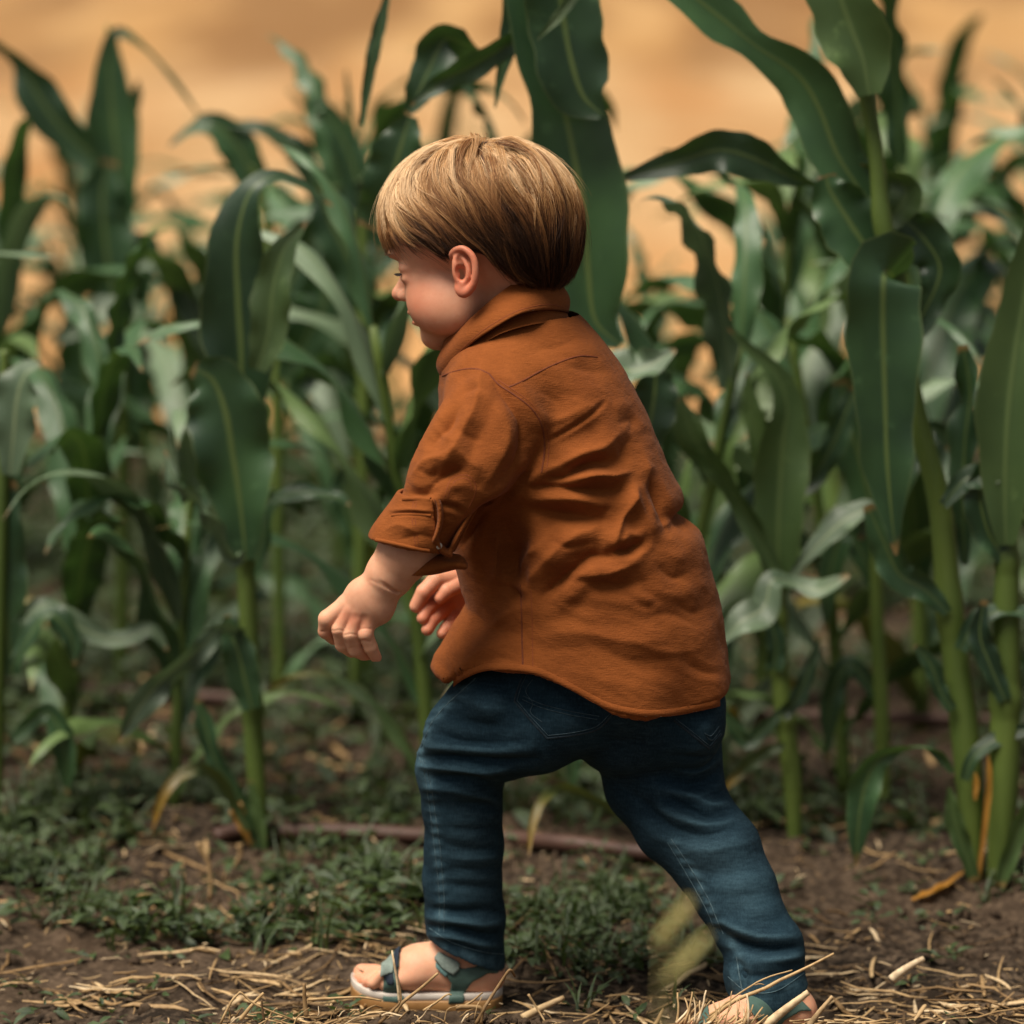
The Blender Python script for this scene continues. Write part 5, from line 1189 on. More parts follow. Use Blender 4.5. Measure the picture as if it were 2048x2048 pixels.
for k in range(9):
    r = np.random.default_rng(100 + k); H_ = r.uniform(.62, .80)
    lean = r.normal(0, .05, 2); t = np.linspace(0, 1, 14); C = np.stack([lean[0] * t ** 1.5, lean[1] * t ** 1.5, H_ * t], 1)
    rad = .0125 - .0065 * t; rad[::3] *= 1.1; V, F = tube(C, rad, 10, up=(0.3, 1, 0)); parts = [('stalk', mk_mesh('stalk', V, F, M_stalk), (0, 0, 0))]
    nl = 11; az = r.uniform(0, math.pi)
    for i in range(nl):
        f = .06 + .94 * i / (nl - 1); pz = np.array([lean[0] * f ** 1.5, lean[1] * f ** 1.5, H_ * f]); up_ = i / (nl - 1)
        L_ = r.uniform(.30, .46) * (0.55 + .9 * math.sin(math.pi * min(1, .18 + .72 * up_))) ; W = r.uniform(.052, .082) * (.55 + .5 * math.sin(math.pi * min(1, .15 + .75 * up_)))
        a0 = r.uniform(14, 34) * (1.15 - .7 * up_); a1 = r.uniform(95, 165) * (1 - .35 * (up_ > .9)); V, F, uv = rand_leaf(r, L_, W, a0, a1, az + (i % 2) * math.pi + r.normal(0, .35), r.uniform(1.1, 2.2), r.uniform(.10, .24))
        rq = r.random(); mt = M_leafl if rq < .20 else M_leafp if rq < .32 else (M_leafy if i < 2 and r.random() < .5 else M_leaf)
        parts.append(('leaf', mk_mesh('leaf', V, F, mt, uv=uv), pz))
    protos.append(parts)
def put_plant(k, x, y, rz, s_, label, group=None):
    z = gz(x, y) - .01; root = thing('maize_plant', label, 'maize plant', (x, y, z), group); root.rotation_euler = (0, 0, rz); root.scale = (s_, s_, s_)
    for nm, me, loc in protos[k]:
        o_ = bpy.data.objects.new(nm, me); COL.objects.link(o_); o_.parent = root; o_.location = Vector([float(v) for v in loc])
    return root
ORD = 'first second third fourth fifth sixth seventh eighth ninth tenth eleventh twelfth thirteenth fourteenth fifteenth sixteenth seventeenth eighteenth nineteenth twentieth twenty-first twenty-second'.split()
ROWTXT = {1: '{} maize plant from the left in the second row', 2: '{} maize plant from the left in the blurred third row', 3: '{} maize plant from the left in the fourth row', 4: '{} maize plant from the left in the last row before the dry field'}
ROWGRP = {1: 'maize plants of the second row', 2: 'maize plants of the third row', 3: 'maize plants of the fourth row', 4: 'maize plants of the last row'}
rr = np.random.default_rng(55)
GAPS = {1: [(380, 470, .80), (1290, 1400, .84), (560, 640, .8)], 2: [(300, 470, .75), (1240, 1330, .7)], 3: [(280, 450, .72), (1230, 1340, .66), (1500, 1600, .8)], 4: [(250, 480, .7), (1230, 1350, .66), (1500, 1620, .75)]}
for k in (1, 2, 3, 4):
    d = 3.4 + .62 + .8 * k; hwid = 1024 / FPX * d + .16; x = -hwid + rr.uniform(0, .1); cnt = 0
    while x < hwid:
        y = row_y(k, x) + rr.normal(0, .03); px = proj(np.array([[x, y, .6]]))[0, 0]; s_ = rr.uniform(.80, 1.06) * {1: .96, 2: .88, 3: .82, 4: .76}[k]
        for g0, g1, q in GAPS[k]:
            if g0 - 40 < px < g1 + 40: s_ *= q
        if px > 1400: s_ *= 1.06
        put_plant(int(rr.integers(0, 9)), x, y, rr.uniform(0, 6.28), s_, ROWTXT[k].format(ORD[cnt]), ROWGRP[k]); cnt += 1; x += rr.uniform(.20, .33) if k < 3 else rr.uniform(.20, .31)

for k in (1, 2, 3, 4):
    hw_ = 1024 / FPX * (3.4 + .62 + .8 * k) + .30
    for sgn in (-1, 1):
        for j in range(3):
            x = sgn * (hw_ + .25 * j + rr.uniform(-.04, .04)); put_plant(int(rr.integers(0, 9)), x, row_y(k, x) + rr.normal(0, .03), rr.uniform(0, 6.28), rr.uniform(.75, .95), 'maize plant at the far ends of the ' + ['', 'second', 'third', 'fourth', 'last'][k] + ' row', ROWGRP[k])
for x in (-1.02, -1.24, 1.04, 1.26):
    put_plant(int(rr.integers(0, 9)), x, row_y(0, x), rr.uniform(0, 6.28), 1.0, 'maize plant at the far ends of the front row', 'maize plants at the ends of the front row')
def near_plant(px, py, label):
    q = Gd(px, py); return thing('maize_plant', label, 'maize plant', (q[0], q[1], q[2] - .005)), q[1]
# left plant beside the hose
A, Y = near_plant(520, 1690, 'maize plant left of the child with a thick pale stalk and broad dark leaf')
stalk_px(A, Y, [(524, 1700), (512, 1540), (504, 1400), (497, 1250), (490, 1110), (482, 950), (476, 820)], [13, 19, 20, 19, 17, 14, 8], (1416, 1110))
leaf_px(A, Y - .02, [(492, 1120), (478, 990), (464, 900), (450, 820), (425, 760), (385, 735)], [40, 120, 158, 150, 110, 30], wav=.05, curl=.12)
leaf_px(A, Y + .01, [(484, 830), (482, 700), (476, 600), (474, 480), (500, 385), (548, 354), (600, 370), (665, 412)], [70, 150, 142, 108, 66, 46, 36, 5], curl=.2, wav=.05, rolls=[0, 0, 5, 10, 30, 60, 60, 40], dY=[0, 0, 0, 0, 0, .01, .02, .03])
leaf_px(A, Y - .03, [(515, 740), (538, 660), (546, 580), (568, 500), (613, 442)], [40, 72, 76, 50, 4], M_leafl, wav=.04)
leaf_px(A, Y - .03, [(489, 1115), (462, 1110), (433, 1050), (400, 1004), (372, 985), (350, 960), (330, 900)], [22, 40, 56, 60, 40, 30, 8], M_leafp, wav=.22, wf=4, rolls=[0, 20, 50, 55, 50, 40, 30], dY=[0, -.01, -.03, -.04, -.05, -.05, -.04])
leaf_px(A, Y - .03, [(504, 1418), (492, 1370), (478, 1310), (460, 1262), (455, 1230)], [36, 62, 66, 46, 14], wav=.04)
leaf_px(A, Y - .05, [(488, 1268), (445, 1258), (391, 1305), (326, 1358), (276, 1420), (237, 1484)], [24, 30, 54, 58, 50, 4], M_leafp, wav=.1, rolls=[0, 20, 30, 25, 10, 0], dY=[.03, .0, -.03, -.05, -.06, -.06])
leaf_px(A, Y - .02, [(497, 1660), (470, 1610), (440, 1560), (405, 1537), (362, 1550), (326, 1592), (304, 1662)], [14, 22, 24, 26, 24, 20, 4], M_leafy, wav=.06, dY=[0, 0, -.01, -.02, -.03, -.04, -.04])
leaf_px(A, Y - .01, [(512, 1700), (505, 1640), (470, 1580), (430, 1520), (410, 1450), (395, 1400)], [16, 26, 30, 34, 38, 10], wav=.1)
leaf_px(A, Y - .01, [(505, 1690), (482, 1640), (474, 1615), (470, 1600)], [10, 26, 30, 8], M_leafo, wav=.1, label='small yellow withered leaf')
leaf_px(A, Y - .015, [(530, 1705), (520, 1650), (508, 1600), (503, 1560)], [8, 22, 22, 6], M_leafl)
leaf_px(A, Y + .03, [(492, 1180), (520, 1100), (548, 1010), (600, 985), (670, 995), (700, 1010)], [20, 34, 30, 40, 36, 5], wav=.15, rolls=[0, 20, 50, 60, 60, 60])
# plant straight behind the child
B_, Y = near_plant(1300, 1712, 'tall maize plant straight behind the child, its broad leaf hanging beside the head')
stalk_px(B_, Y, [(1300, 1715), (1275, 1400), (1215, 1000), (1165, 600), (1120, 200), (1080, -60)], [17, 18, 16, 14, 12, 8], (1500, 1100, 700))
leaf_px(B_, Y - .05, [(1240, 690), (1190, 640), (1176, 540), (1168, 430), (1146, 300), (1122, 190), (1092, 80), (1060, -60)], [20, 96, 160, 166, 160, 142, 132, 110], wav=.05, curl=.16, wf=2.2)
leaf_px(B_, Y - .08, [(1205, 230), (1165, 190), (1140, 110), (1126, 30), (1112, -60)], [20, 110, 140, 146, 120], wav=.04, curl=.14)
leaf_px(B_, Y - .03, [(990, 216), (1000, 160), (1012, 110), (1024, 50), (1044, -40)], [3, 18, 30, 46, 64], wav=.03)
leaf_px(B_, Y - .04, [(1066, 86), (1030, 85), (950, 128), (880, 166), (822, 210)], [30, 42, 56, 40, 6], wav=.05, rolls=[0, 10, 15, 10, 0])
leaf_px(B_, Y - .12, [(1074, 80), (1110, 40), (1150, -10), (1200, -60)], [3, 18, 22, 20], M_leafl)
leaf_px(B_, Y + .06, [(980, 110), (930, 88), (890, 80), (858, 140), (830, 200), (815, 228)], [36, 74, 78, 72, 42, 14], wav=.06, rolls=[70, 55, 25, 0, 0, 0])
leaf_px(B_, Y + .08, [(722, 250), (740, 140), (758, 60), (775, -10)], [9, 24, 26, 12])
leaf_px(B_, Y + .06, [(820, 232), (800, 300), (775, 380), (745, 460)], [30, 100, 110, 60])
leaf_px(B_, Y - .06, [(1180, 790), (1215, 735), (1262, 742), (1305, 728), (1352, 700)], [30, 66, 74, 60, 8], M_leafp, wav=.12, rolls=[10, 30, 45, 40, 20], curl=.5)
leaf_px(B_, Y - .03, [(1312, 745), (1308, 800), (1296, 860), (1272, 912)], [60, 96, 80, 5], wav=.04)
leaf_px(B_, Y - .02, [(1300, 1690), (1230, 1625), (1160, 1585), (1120, 1575), (1085, 1600), (1065, 1650), (1058, 1712)], [8, 16, 20, 20, 20, 16, 3], M_leafy, wav=.06, dY=[0, -.02, -.05, -.08, -.12, -.14, -.15])
leaf_px(B_, Y - .02, [(1188, 1640), (1215, 1590), (1260, 1615), (1290, 1665)], [12, 16, 18, 4], M_leafy, wav=.06)
leaf_px(B_, Y + .02, [(1160, 1480), (1148, 1520), (1145, 1590)], [30, 34, 5])
# plant to the right of the shirt
C_, Y = near_plant(1592, 1700, 'slender light green maize plant right of the shirt, orange withered leaf at its foot')
stalk_px(C_, Y, [(1592, 1705), (1584, 1560), (1572, 1450), (1560, 1340), (1556, 1220), (1562, 1120)], [13, 19, 20, 18, 18, 10], (1440, 1230))
leaf_px(C_, Y - .02, [(1560, 1180), (1556, 1080), (1560, 980), (1566, 890), (1574, 810), (1550, 745), (1502, 700), (1456, 656)], [44, 86, 108, 100, 64, 38, 24, 4], M_leafl, wav=.03, curl=.35)
leaf_px(C_, Y - .01, [(1540, 970), (1518, 890), (1502, 810), (1493, 745)], [40, 42, 36, 4], M_leafl)
leaf_px(C_, Y - .03, [(1556, 1150), (1500, 1040), (1446, 950), (1392, 880), (1350, 785)], [24, 46, 56, 70, 8], M_leafl, wav=.08, rolls=[0, 30, 40, 20, 0])
leaf_px(C_, Y - .06, [(1437, 1292), (1480, 1245), (1528, 1215), (1545, 1160), (1590, 1168), (1640, 1180), (1698, 1150)], [6, 56, 66, 40, 34, 52, 10], M_leafp, wav=.08, rolls=[40, 30, 20, 20, 50, 45, 30], dY=[-.05, -.05, -.04, -.03, -.02, -.03, -.04])
leaf_px(C_, Y - .05, [(1575, 1170), (1600, 1130), (1640, 1085), (1690, 1040), (1738, 1022), (1720, 1080)], [16, 20, 40, 64, 44, 10], M_leafp, wav=.1, rolls=[0, 20, 40, 50, 30, 0])
leaf_px(C_, Y - .02, [(1563, 1432), (1595, 1395), (1618, 1340), (1640, 1275)], [26, 34, 28, 5])
leaf_px(C_, Y - .02, [(1568, 1490), (1530, 1505), (1485, 1540), (1446, 1582)], [14, 28, 26, 4], M_leafy, wav=.05)
leaf_px(C_, Y - .01, [(1560, 1425), (1500, 1480), (1470, 1455), (1440, 1405)], [20, 34, 30, 5])
leaf_px(C_, Y - .02, [(1592, 1690), (1604, 1680), (1612, 1730), (1604, 1770), (1598, 1800)], [10, 14, 15, 11, 3], M_leafo, label='narrow orange withered leaf curling to the soil')
leaf_px(C_, Y - .015, [(1548, 1340), (1552, 1290), (1540, 1240), (1520, 1200)], [36, 40, 30, 8])
leaf_px(C_, Y + .03, [(1565, 1000), (1620, 960), (1660, 900), (1690, 830), (1712, 775)], [20, 44, 50, 46, 30], wav=.08)
# the tall leaning plant
E_, Y = near_plant(1950, 1757, 'tallest maize plant at the right, leaning left, one leaf folded flat and hanging')
stalk_px(E_, Y, [(1950, 1765), (1937, 1540), (1916, 1350), (1899, 1220), (1880, 1010), (1832, 826), (1806, 680), (1788, 549), (1764, 439), (1753, 316), (1733, 184), (1700, -50)], [20, 28, 27, 25, 23, 20, 19, 19, 17, 15, 14, 10], (1220, 549, 439, 184))
leaf_px(E_, Y - .03, [(1738, 190), (1726, 120), (1700, 50), (1668, -40)], [44, 116, 132, 120], M_leafl, curl=.35, wav=.02)
leaf_px(E_, Y + .035, [(1768, 452), (1736, 402), (1676, 312), (1640, 220), (1596, 150), (1512, 92), (1440, 34), (1345, -40)], [24, 84, 98, 112, 110, 58, 88, 74], wav=.06, curl=.2, wf=2.5)
leaf_px(E_, Y + .03, [(1762, 446), (1796, 420), (1812, 380), (1780, 345), (1722, 328)], [36, 62, 62, 44, 8], M_leafl, wav=.05, rolls=[0, 0, 20, 50, 60])
leaf_px(E_, Y + .10, [(1642, 372), (1580, 352), (1510, 318), (1440, 300), (1360, 322), (1224, 362)], [8, 40, 82, 84, 62, 4], wav=.06, rolls=[40, 30, 15, 5, 0, 0])
leaf_px(E_, Y - .07, [(1790, 560), (1780, 548), (1768, 556), (1766, 650), (1770, 800), (1774, 920), (1782, 1020), (1792, 1110)], [70, 140, 158, 146, 122, 100, 54, 6], curl=.12, wav=.03, dY=[.07, .03, 0, 0, 0, 0, 0, 0], rolls=[0] * 8)
leaf_px(E_, Y + .02, [(1792, 562), (1730, 490), (1690, 430), (1660, 380), (1652, 350)], [60, 118, 120, 80, 30], wav=.05)
leaf_px(E_, Y + .04, [(1800, 700), (1850, 620), (1880, 540), (1850, 480), (1800, 430)], [40, 60, 80, 90, 40], wav=.1)
leaf_px(E_, Y - .02, [(1896, 1225), (1850, 1180), (1800, 1150), (1770, 1090), (1735, 1010)], [20, 50, 62, 60, 20], wav=.08)
leaf_px(E_, Y - .03, [(1886, 1010), (1930, 960), (1975, 950), (2010, 940)], [20, 44, 50, 40], wav=.05, rolls=[0, 20, 30, 30])
leaf_px(E_, Y - .03, [(1920, 1300), (1948, 1250), (2000, 1222), (2070, 1230)], [26, 40, 40, 30], wav=.08, rolls=[0, 20, 40, 50])
leaf_px(E_, Y - .04, [(1898, 1575), (1912, 1650), (1950, 1762)], [10, 40, 22], M_leafl, curl=.5)
leaf_px(E_, Y - .03, [(1928, 1560), (1950, 1510), (2000, 1475), (2070, 1455)], [20, 28, 30, 24], wav=.05, rolls=[0, 20, 30, 20])
leaf_px(E_, Y - .02, [(1905, 1545), (1875, 1505), (1840, 1492), (1790, 1500), (1752, 1525), (1728, 1580), (1716, 1660), (1712, 1730)], [14, 26, 24, 30, 52, 62, 46, 4], wav=.1, rolls=[20, 40, 60, 50, 20, 0, 0, 0])
leaf_px(E_, Y - .04, [(1955, 1760), (1970, 1650), (1978, 1560), (1976, 1510)], [8, 12, 13, 4], M_leafo, label='thin orange withered leaf against the stalk')
leaf_px(E_, Y - .035, [(1950, 1600), (1952, 1570), (1951, 1545)], [6, 12, 5], M_leafo)
leaf_px(E_, Y - .02, [(1905, 1420), (1880, 1380), (1862, 1330), (1830, 1290)], [20, 30, 34, 10], wav=.05)
# plants at the right margin
G_, Y = near_plant(1998, 1768, 'maize plant at the right edge sharing its foot with the tallest plant')
stalk_px(G_, Y, [(1996, 1772), (2008, 1560), (2012, 1350), (2014, 1150), (2018, 1000)], [22, 30, 28, 24, 12], (1400, 1120))
leaf_px(G_, Y - .02, [(2012, 1090), (2010, 960), (2016, 820), (2034, 680), (2066, 500)], [34, 96, 122, 112, 70], M_leafl, wav=.03, curl=.3)
leaf_px(G_, Y - .06, [(2076, 1580), (2040, 1650), (1998, 1772)], [12, 44, 24], M_leafl, curl=.5)
leaf_px(G_, Y + .05, [(1930, 1130), (1925, 1000), (1930, 880), (1940, 780), (1925, 690)], [14, 50, 70, 60, 20], wav=.2, rolls=[0, 20, 50, 40, 10])
leaf_px(G_, Y - .02, [(2010, 1400), (1980, 1330), (1960, 1270), (1968, 1200)], [30, 46, 46, 12])
leaf_px(G_, Y - .01, [(2010, 1120), (1975, 1060), (1960, 980), (1985, 900)], [30, 60, 60, 12])
D_, Y = near_plant(1770, 1735, 'small maize plant with dark drooping leaves between the slender and the tallest plant')
D_.location.y = D_.location.y + 0.28; Y += .28
stalk_px(D_, Y, [(1768, 1600), (1764, 1450), (1756, 1280), (1752, 1120), (1756, 1000)], [13, 15, 14, 12, 8])
leaf_px(D_, Y, [(1756, 1200), (1730, 1120), (1690, 1060), (1660, 1150), (1650, 1260)], [20, 40, 50, 46, 6])
leaf_px(D_, Y, [(1756, 1100), (1790, 980), (1830, 900), (1870, 860), (1900, 900)], [20, 50, 60, 40, 6], wav=.1)
leaf_px(D_, Y, [(1760, 1400), (1700, 1330), (1662, 1400), (1655, 1520)], [20, 40, 46, 6], wav=.1)
leaf_px(D_, Y, [(1754, 1100), (1730, 960), (1700, 850), (1680, 760)], [30, 80, 90, 30])
# left edge and behind
L_, Y = near_plant(70, 1660, 'maize plant at the left edge with a pale folded leaf over dark foliage')
stalk_px(L_, Y, [(-12, 1665), (-8, 1400), (0, 1100), (8, 850), (10, 700)], [16, 17, 16, 14, 8])
leaf_px(L_, Y - .05, [(20, 950), (28, 860), (34, 800), (50, 750), (84, 728)], [30, 84, 96, 70, 12], M_leafp, wav=.05, rolls=[0, 0, 20, 50, 70])
leaf_px(L_, Y, [(26, 1000), (14, 900), (10, 820), (-10, 740)], [30, 80, 90, 40])
leaf_px(L_, Y, [(24, 1350), (12, 1200), (10, 1080), (20, 960)], [40, 80, 84, 30])
leaf_px(L_, Y - .02, [(28, 1330), (60, 1270), (100, 1230), (140, 1270), (150, 1330)], [20, 40, 50, 40, 6], wav=.1, rolls=[0, 30, 50, 20, 0])
leaf_px(L_, Y - .03, [(26, 1480), (80, 1430), (110, 1440), (130, 1510), (135, 1590)], [20, 40, 44, 46, 6], wav=.06)
leaf_px(L_, Y, [(30, 1250), (90, 1210), (170, 1260), (240, 1280), (300, 1260), (335, 1300)], [16, 36, 44, 40, 30, 6], M_leafp, wav=.15, rolls=[0, 30, 40, 40, 30, 10])
K_, Y = near_plant(222, 1560, 'maize plant left of centre whose top leaf folds sharply over its pointed tip')
K_.location.y += .1; Y += .55
stalk_px(K_, Y, [(236, 1560), (244, 1200), (246, 800), (236, 520), (226, 330), (220, 180), (216, 50)], [13, 14, 13, 12, 10, 7, 3])
leaf_px(K_, Y - .02, [(244, 430), (236, 330), (226, 240), (220, 150), (222, 80), (245, 66), (290, 98), (345, 160), (402, 234)], [50, 86, 96, 66, 26, 22, 24, 24, 4], curl=.15, rolls=[0, 0, 0, 0, 0, 40, 70, 70, 60])
leaf_px(K_, Y, [(238, 430), (215, 340), (160, 290), (110, 240), (70, 180), (40, 125), (-6, 88)], [30, 60, 74, 84, 78, 40, 26], rolls=[0, 0, 0, 0, 0, 40, 50])
leaf_px(K_, Y - .02, [(246, 640), (222, 560), (210, 470), (205, 390), (220, 320)], [40, 96, 110, 90, 30])
leaf_px(K_, Y, [(250, 640), (280, 560), (290, 500), (262, 470)], [30, 60, 66, 20])
leaf_px(K_, Y, [(246, 300), (262, 230), (272, 190), (276, 160)], [14, 24, 22, 4])
leaf_px(K_, Y - .04, [(105, 692), (150, 652), (200, 622), (262, 622), (300, 640)], [4, 46, 58, 44, 20], M_leafp, wav=.05, rolls=[0, 0, 10, 40, 60])
leaf_px(K_, Y - .05, [(250, 560), (300, 530), (350, 560), (385, 620), (420, 690), (440, 760)], [14, 30, 50, 60, 56, 10], M_leafp, wav=.1, rolls=[60, 60, 45, 30, 20, 10])
leaf_px(K_, Y, [(248, 900), (190, 820), (170, 720), (170, 640)], [40, 100, 110, 40])
leaf_px(K_, Y, [(246, 900), (250, 800), (262, 720), (300, 700)], [40, 90, 100, 30])
J_, Y = near_plant(530, 1450, 'maize plant behind the left one with an arching leaf against the dry field')
Y += .1
stalk_px(J_, Y, [(560, 1440), (556, 1000), (550, 620), (530, 420), (505, 330)], [12, 13, 12, 9, 4])
leaf_px(J_, Y, [(338, 292), (380, 262), (425, 250), (470, 285), (498, 340), (512, 400)], [4, 26, 50, 76, 66, 40], wav=.05, rolls=[30, 40, 30, 10, 0, 0])
leaf_px(J_, Y, [(455, 248), (520, 258), (570, 285), (600, 310), (618, 360), (625, 410)], [20, 34, 44, 50, 30, 6], rolls=[60, 50, 20, 0, 0, 0])
leaf_px(J_, Y, [(560, 620), (600, 520), (640, 450), (680, 400), (700, 420)], [30, 90, 100, 60, 20])
leaf_px(J_, Y - .02, [(570, 760), (620, 660), (650, 600), (640, 520)], [40, 110, 120, 40])
I_, Y = near_plant(720, 1440, 'maize plant behind the face with a hooked dark top leaf')
stalk_px(I_, Y, [(712, 1440), (722, 1100), (726, 800), (728, 560), (724, 420)], [14, 15, 14, 12, 8])
leaf_px(I_, Y, [(735, 500), (726, 420), (706, 330), (678, 265), (648, 222), (636, 212), (640, 240)], [50, 70, 66, 50, 34, 26, 14])
leaf_px(I_, Y, [(692, 140), (698, 200), (704, 260), (716, 330)], [4, 12, 14, 12])
leaf_px(I_, Y, [(730, 620), (700, 520), (660, 440), (640, 380)], [50, 96, 90, 20])
leaf_px(I_, Y - .03, [(726, 720), (760, 690), (800, 640), (840, 610)], [20, 46, 50, 20], wav=.1, rolls=[0, 30, 40, 30])
leaf_px(I_, Y, [(726, 800), (690, 740), (650, 720), (600, 770), (580, 830)], [20, 44, 50, 46, 10], wav=.1, rolls=[0, 30, 50, 20, 0])
leaf_px(I_, Y, [(722, 1100), (700, 1040), (690, 980), (700, 920)], [30, 60, 60, 20], wav=.1)
# thin fillers of the first row partly hidden by the child
for px, py_, pr, sc_, lab in ((130, 1600, 1, .70, 'dark bushy maize plant between the left edge and the plant with the folded tip'), (1440, 1600, 2, .60, 'maize plant just right of the seat of the jeans'), (1690, 1600, 8, .78, 'bushy maize plant behind the hanging folded leaf')):
    q = Gd(px, py_); put_plant(pr, q[0], q[1], .7 * px, sc_, lab)
for px, lab in ((330, 'low maize plant between the left edge and the hose'), (1330, 'maize plant half hidden behind the back of the shirt'), (860, 'maize plant hidden behind the arm and the rust shirt')):
    q = Gd(px, 1690 if px < 1000 else 1715); put_plant({330: 3, 1330: 5, 860: 7}[px], q[0], q[1] + .12, 1.3 + px, .62 if px == 330 else .8, lab)

# ------------------------------------------------------------------ drip hoses
M_hose = simple('brown_hose', (0.085, 0.038, 0.024), (0.05, 0.022, 0.015), 20, 0.6, None, 0.5)
def hose(px, label, rad, up=.004):
    C = [Gd(x, y) + np.array([0, 0, rad * .8 + up]) for x, y in px]; C = resample(C, 60); V, F = tube(C, rad, 12, up=(0, 0, 1)); o_ = obj('irrigation_hose', mk_mesh('irrigation_hose', V, F, M_hose)); tag(o_, label, 'irrigation hose', 'drip hoses along the maize rows')
hose([(430, 1698), (480, 1684), (540, 1682), (700, 1684), (850, 1690), (1000, 1700), (1140, 1714), (1260, 1724), (1345, 1734), (1400, 1748), (1450, 1772)], 'reddish brown irrigation hose lying beside the front maize row', .0095, .006)
hose([(-100, 1380), (150, 1392), (500, 1418), (850, 1440), (1300, 1450), (1880, 1462), (2150, 1475)], 'dark brown irrigation hose along the second maize row', .009, .006)
# ------------------------------------------------------------------ foreground: clod with straw, dry stalks, seed heads
mc = P(800, 2085, -.30)
def mound(cx, cy, rx, ry, h, name, label):
    n = 90; a = np.linspace(-1.35, 1.35, n); X, Y = np.meshgrid(a, a, indexing='ij'); p = np.stack([X.ravel() * rx + cx, Y.ravel() * ry + cy, 0 * X.ravel()], 1)
    R = np.hypot(X.ravel(), Y.ravel()); hh = h * np.clip(1 - R ** 2 * .55, 0, 1) ** 1.2 + .0045 * np.abs(fbm(p, 90, 3, 61)) * (R < 1.25) + .006 * vnoise(p, 35, 9) * (R < 1.2) - .006 * (R > 1.25)
    p[:, 2] = gzs(p) * 0 + hh - .004; i = (np.arange(n - 1)[:, None] * n + np.arange(n - 1)).ravel()
    o_ = obj(name, mk_mesh(name, p, np.stack([i, i + n, i + n + 1, i + 1], 1), M_clod)); tag(o_, label, 'soil clod'); return p
q = P(905, 2046, -.12)
mp = mound(q[0], -.12, .145, .055, .034, 'soil_clod', 'crumbly dark soil clod in front of the leading sandal')
r_ = np.random.default_rng(5)
def mpos(r, n):
    a = r.uniform(0, 6.28, n); R = np.sqrt(r.random(n)); x = q[0] + R * .14 * np.cos(a); y = -.12 + R * .05 * np.sin(a); z = .034 * np.clip(1 - R ** 2 * .55, 0, 1) ** 1.2 - .003; return np.stack([x, y, z], 1)
o_ = blobs(900, mpos, lambda r, n: .0012 + .0032 * r.random(n) ** 2, M_clod, 'soil_crumbs', 8); o_['kind'] = 'stuff'; o_['label'] = 'fine crumbs of soil lying on the clod'
def stick(pts, rad, name='dry_straw', label=None, cat='straw', group=None, rnd=.6, parent=None, acc=None, n=16, jit=.00025):
    C = resample(px3(pts), n); C[1:-1] += np.random.default_rng(int(abs(pts[0][0]))).normal(0, jit, (n - 2, 3)); V, F = tube(C, np.linspace(rad, rad * .6, n), 7)
    if acc is not None: acc.add(V, F, rnd); return
    A = Acc(); A.add(V, F, rnd); o_ = obj(name, A.mesh(name, M_straw)); tag(o_, label, cat, group); return o_
def F5(x, y): return (680 + x / 5.222, 1850 + y / 5.222)
def K5(x, y): return (430 + x / 2.76, 1880 + y / 2.76)
def J5(x, y): return (1350 + x / 2.768, 1850 + y / 2.768)
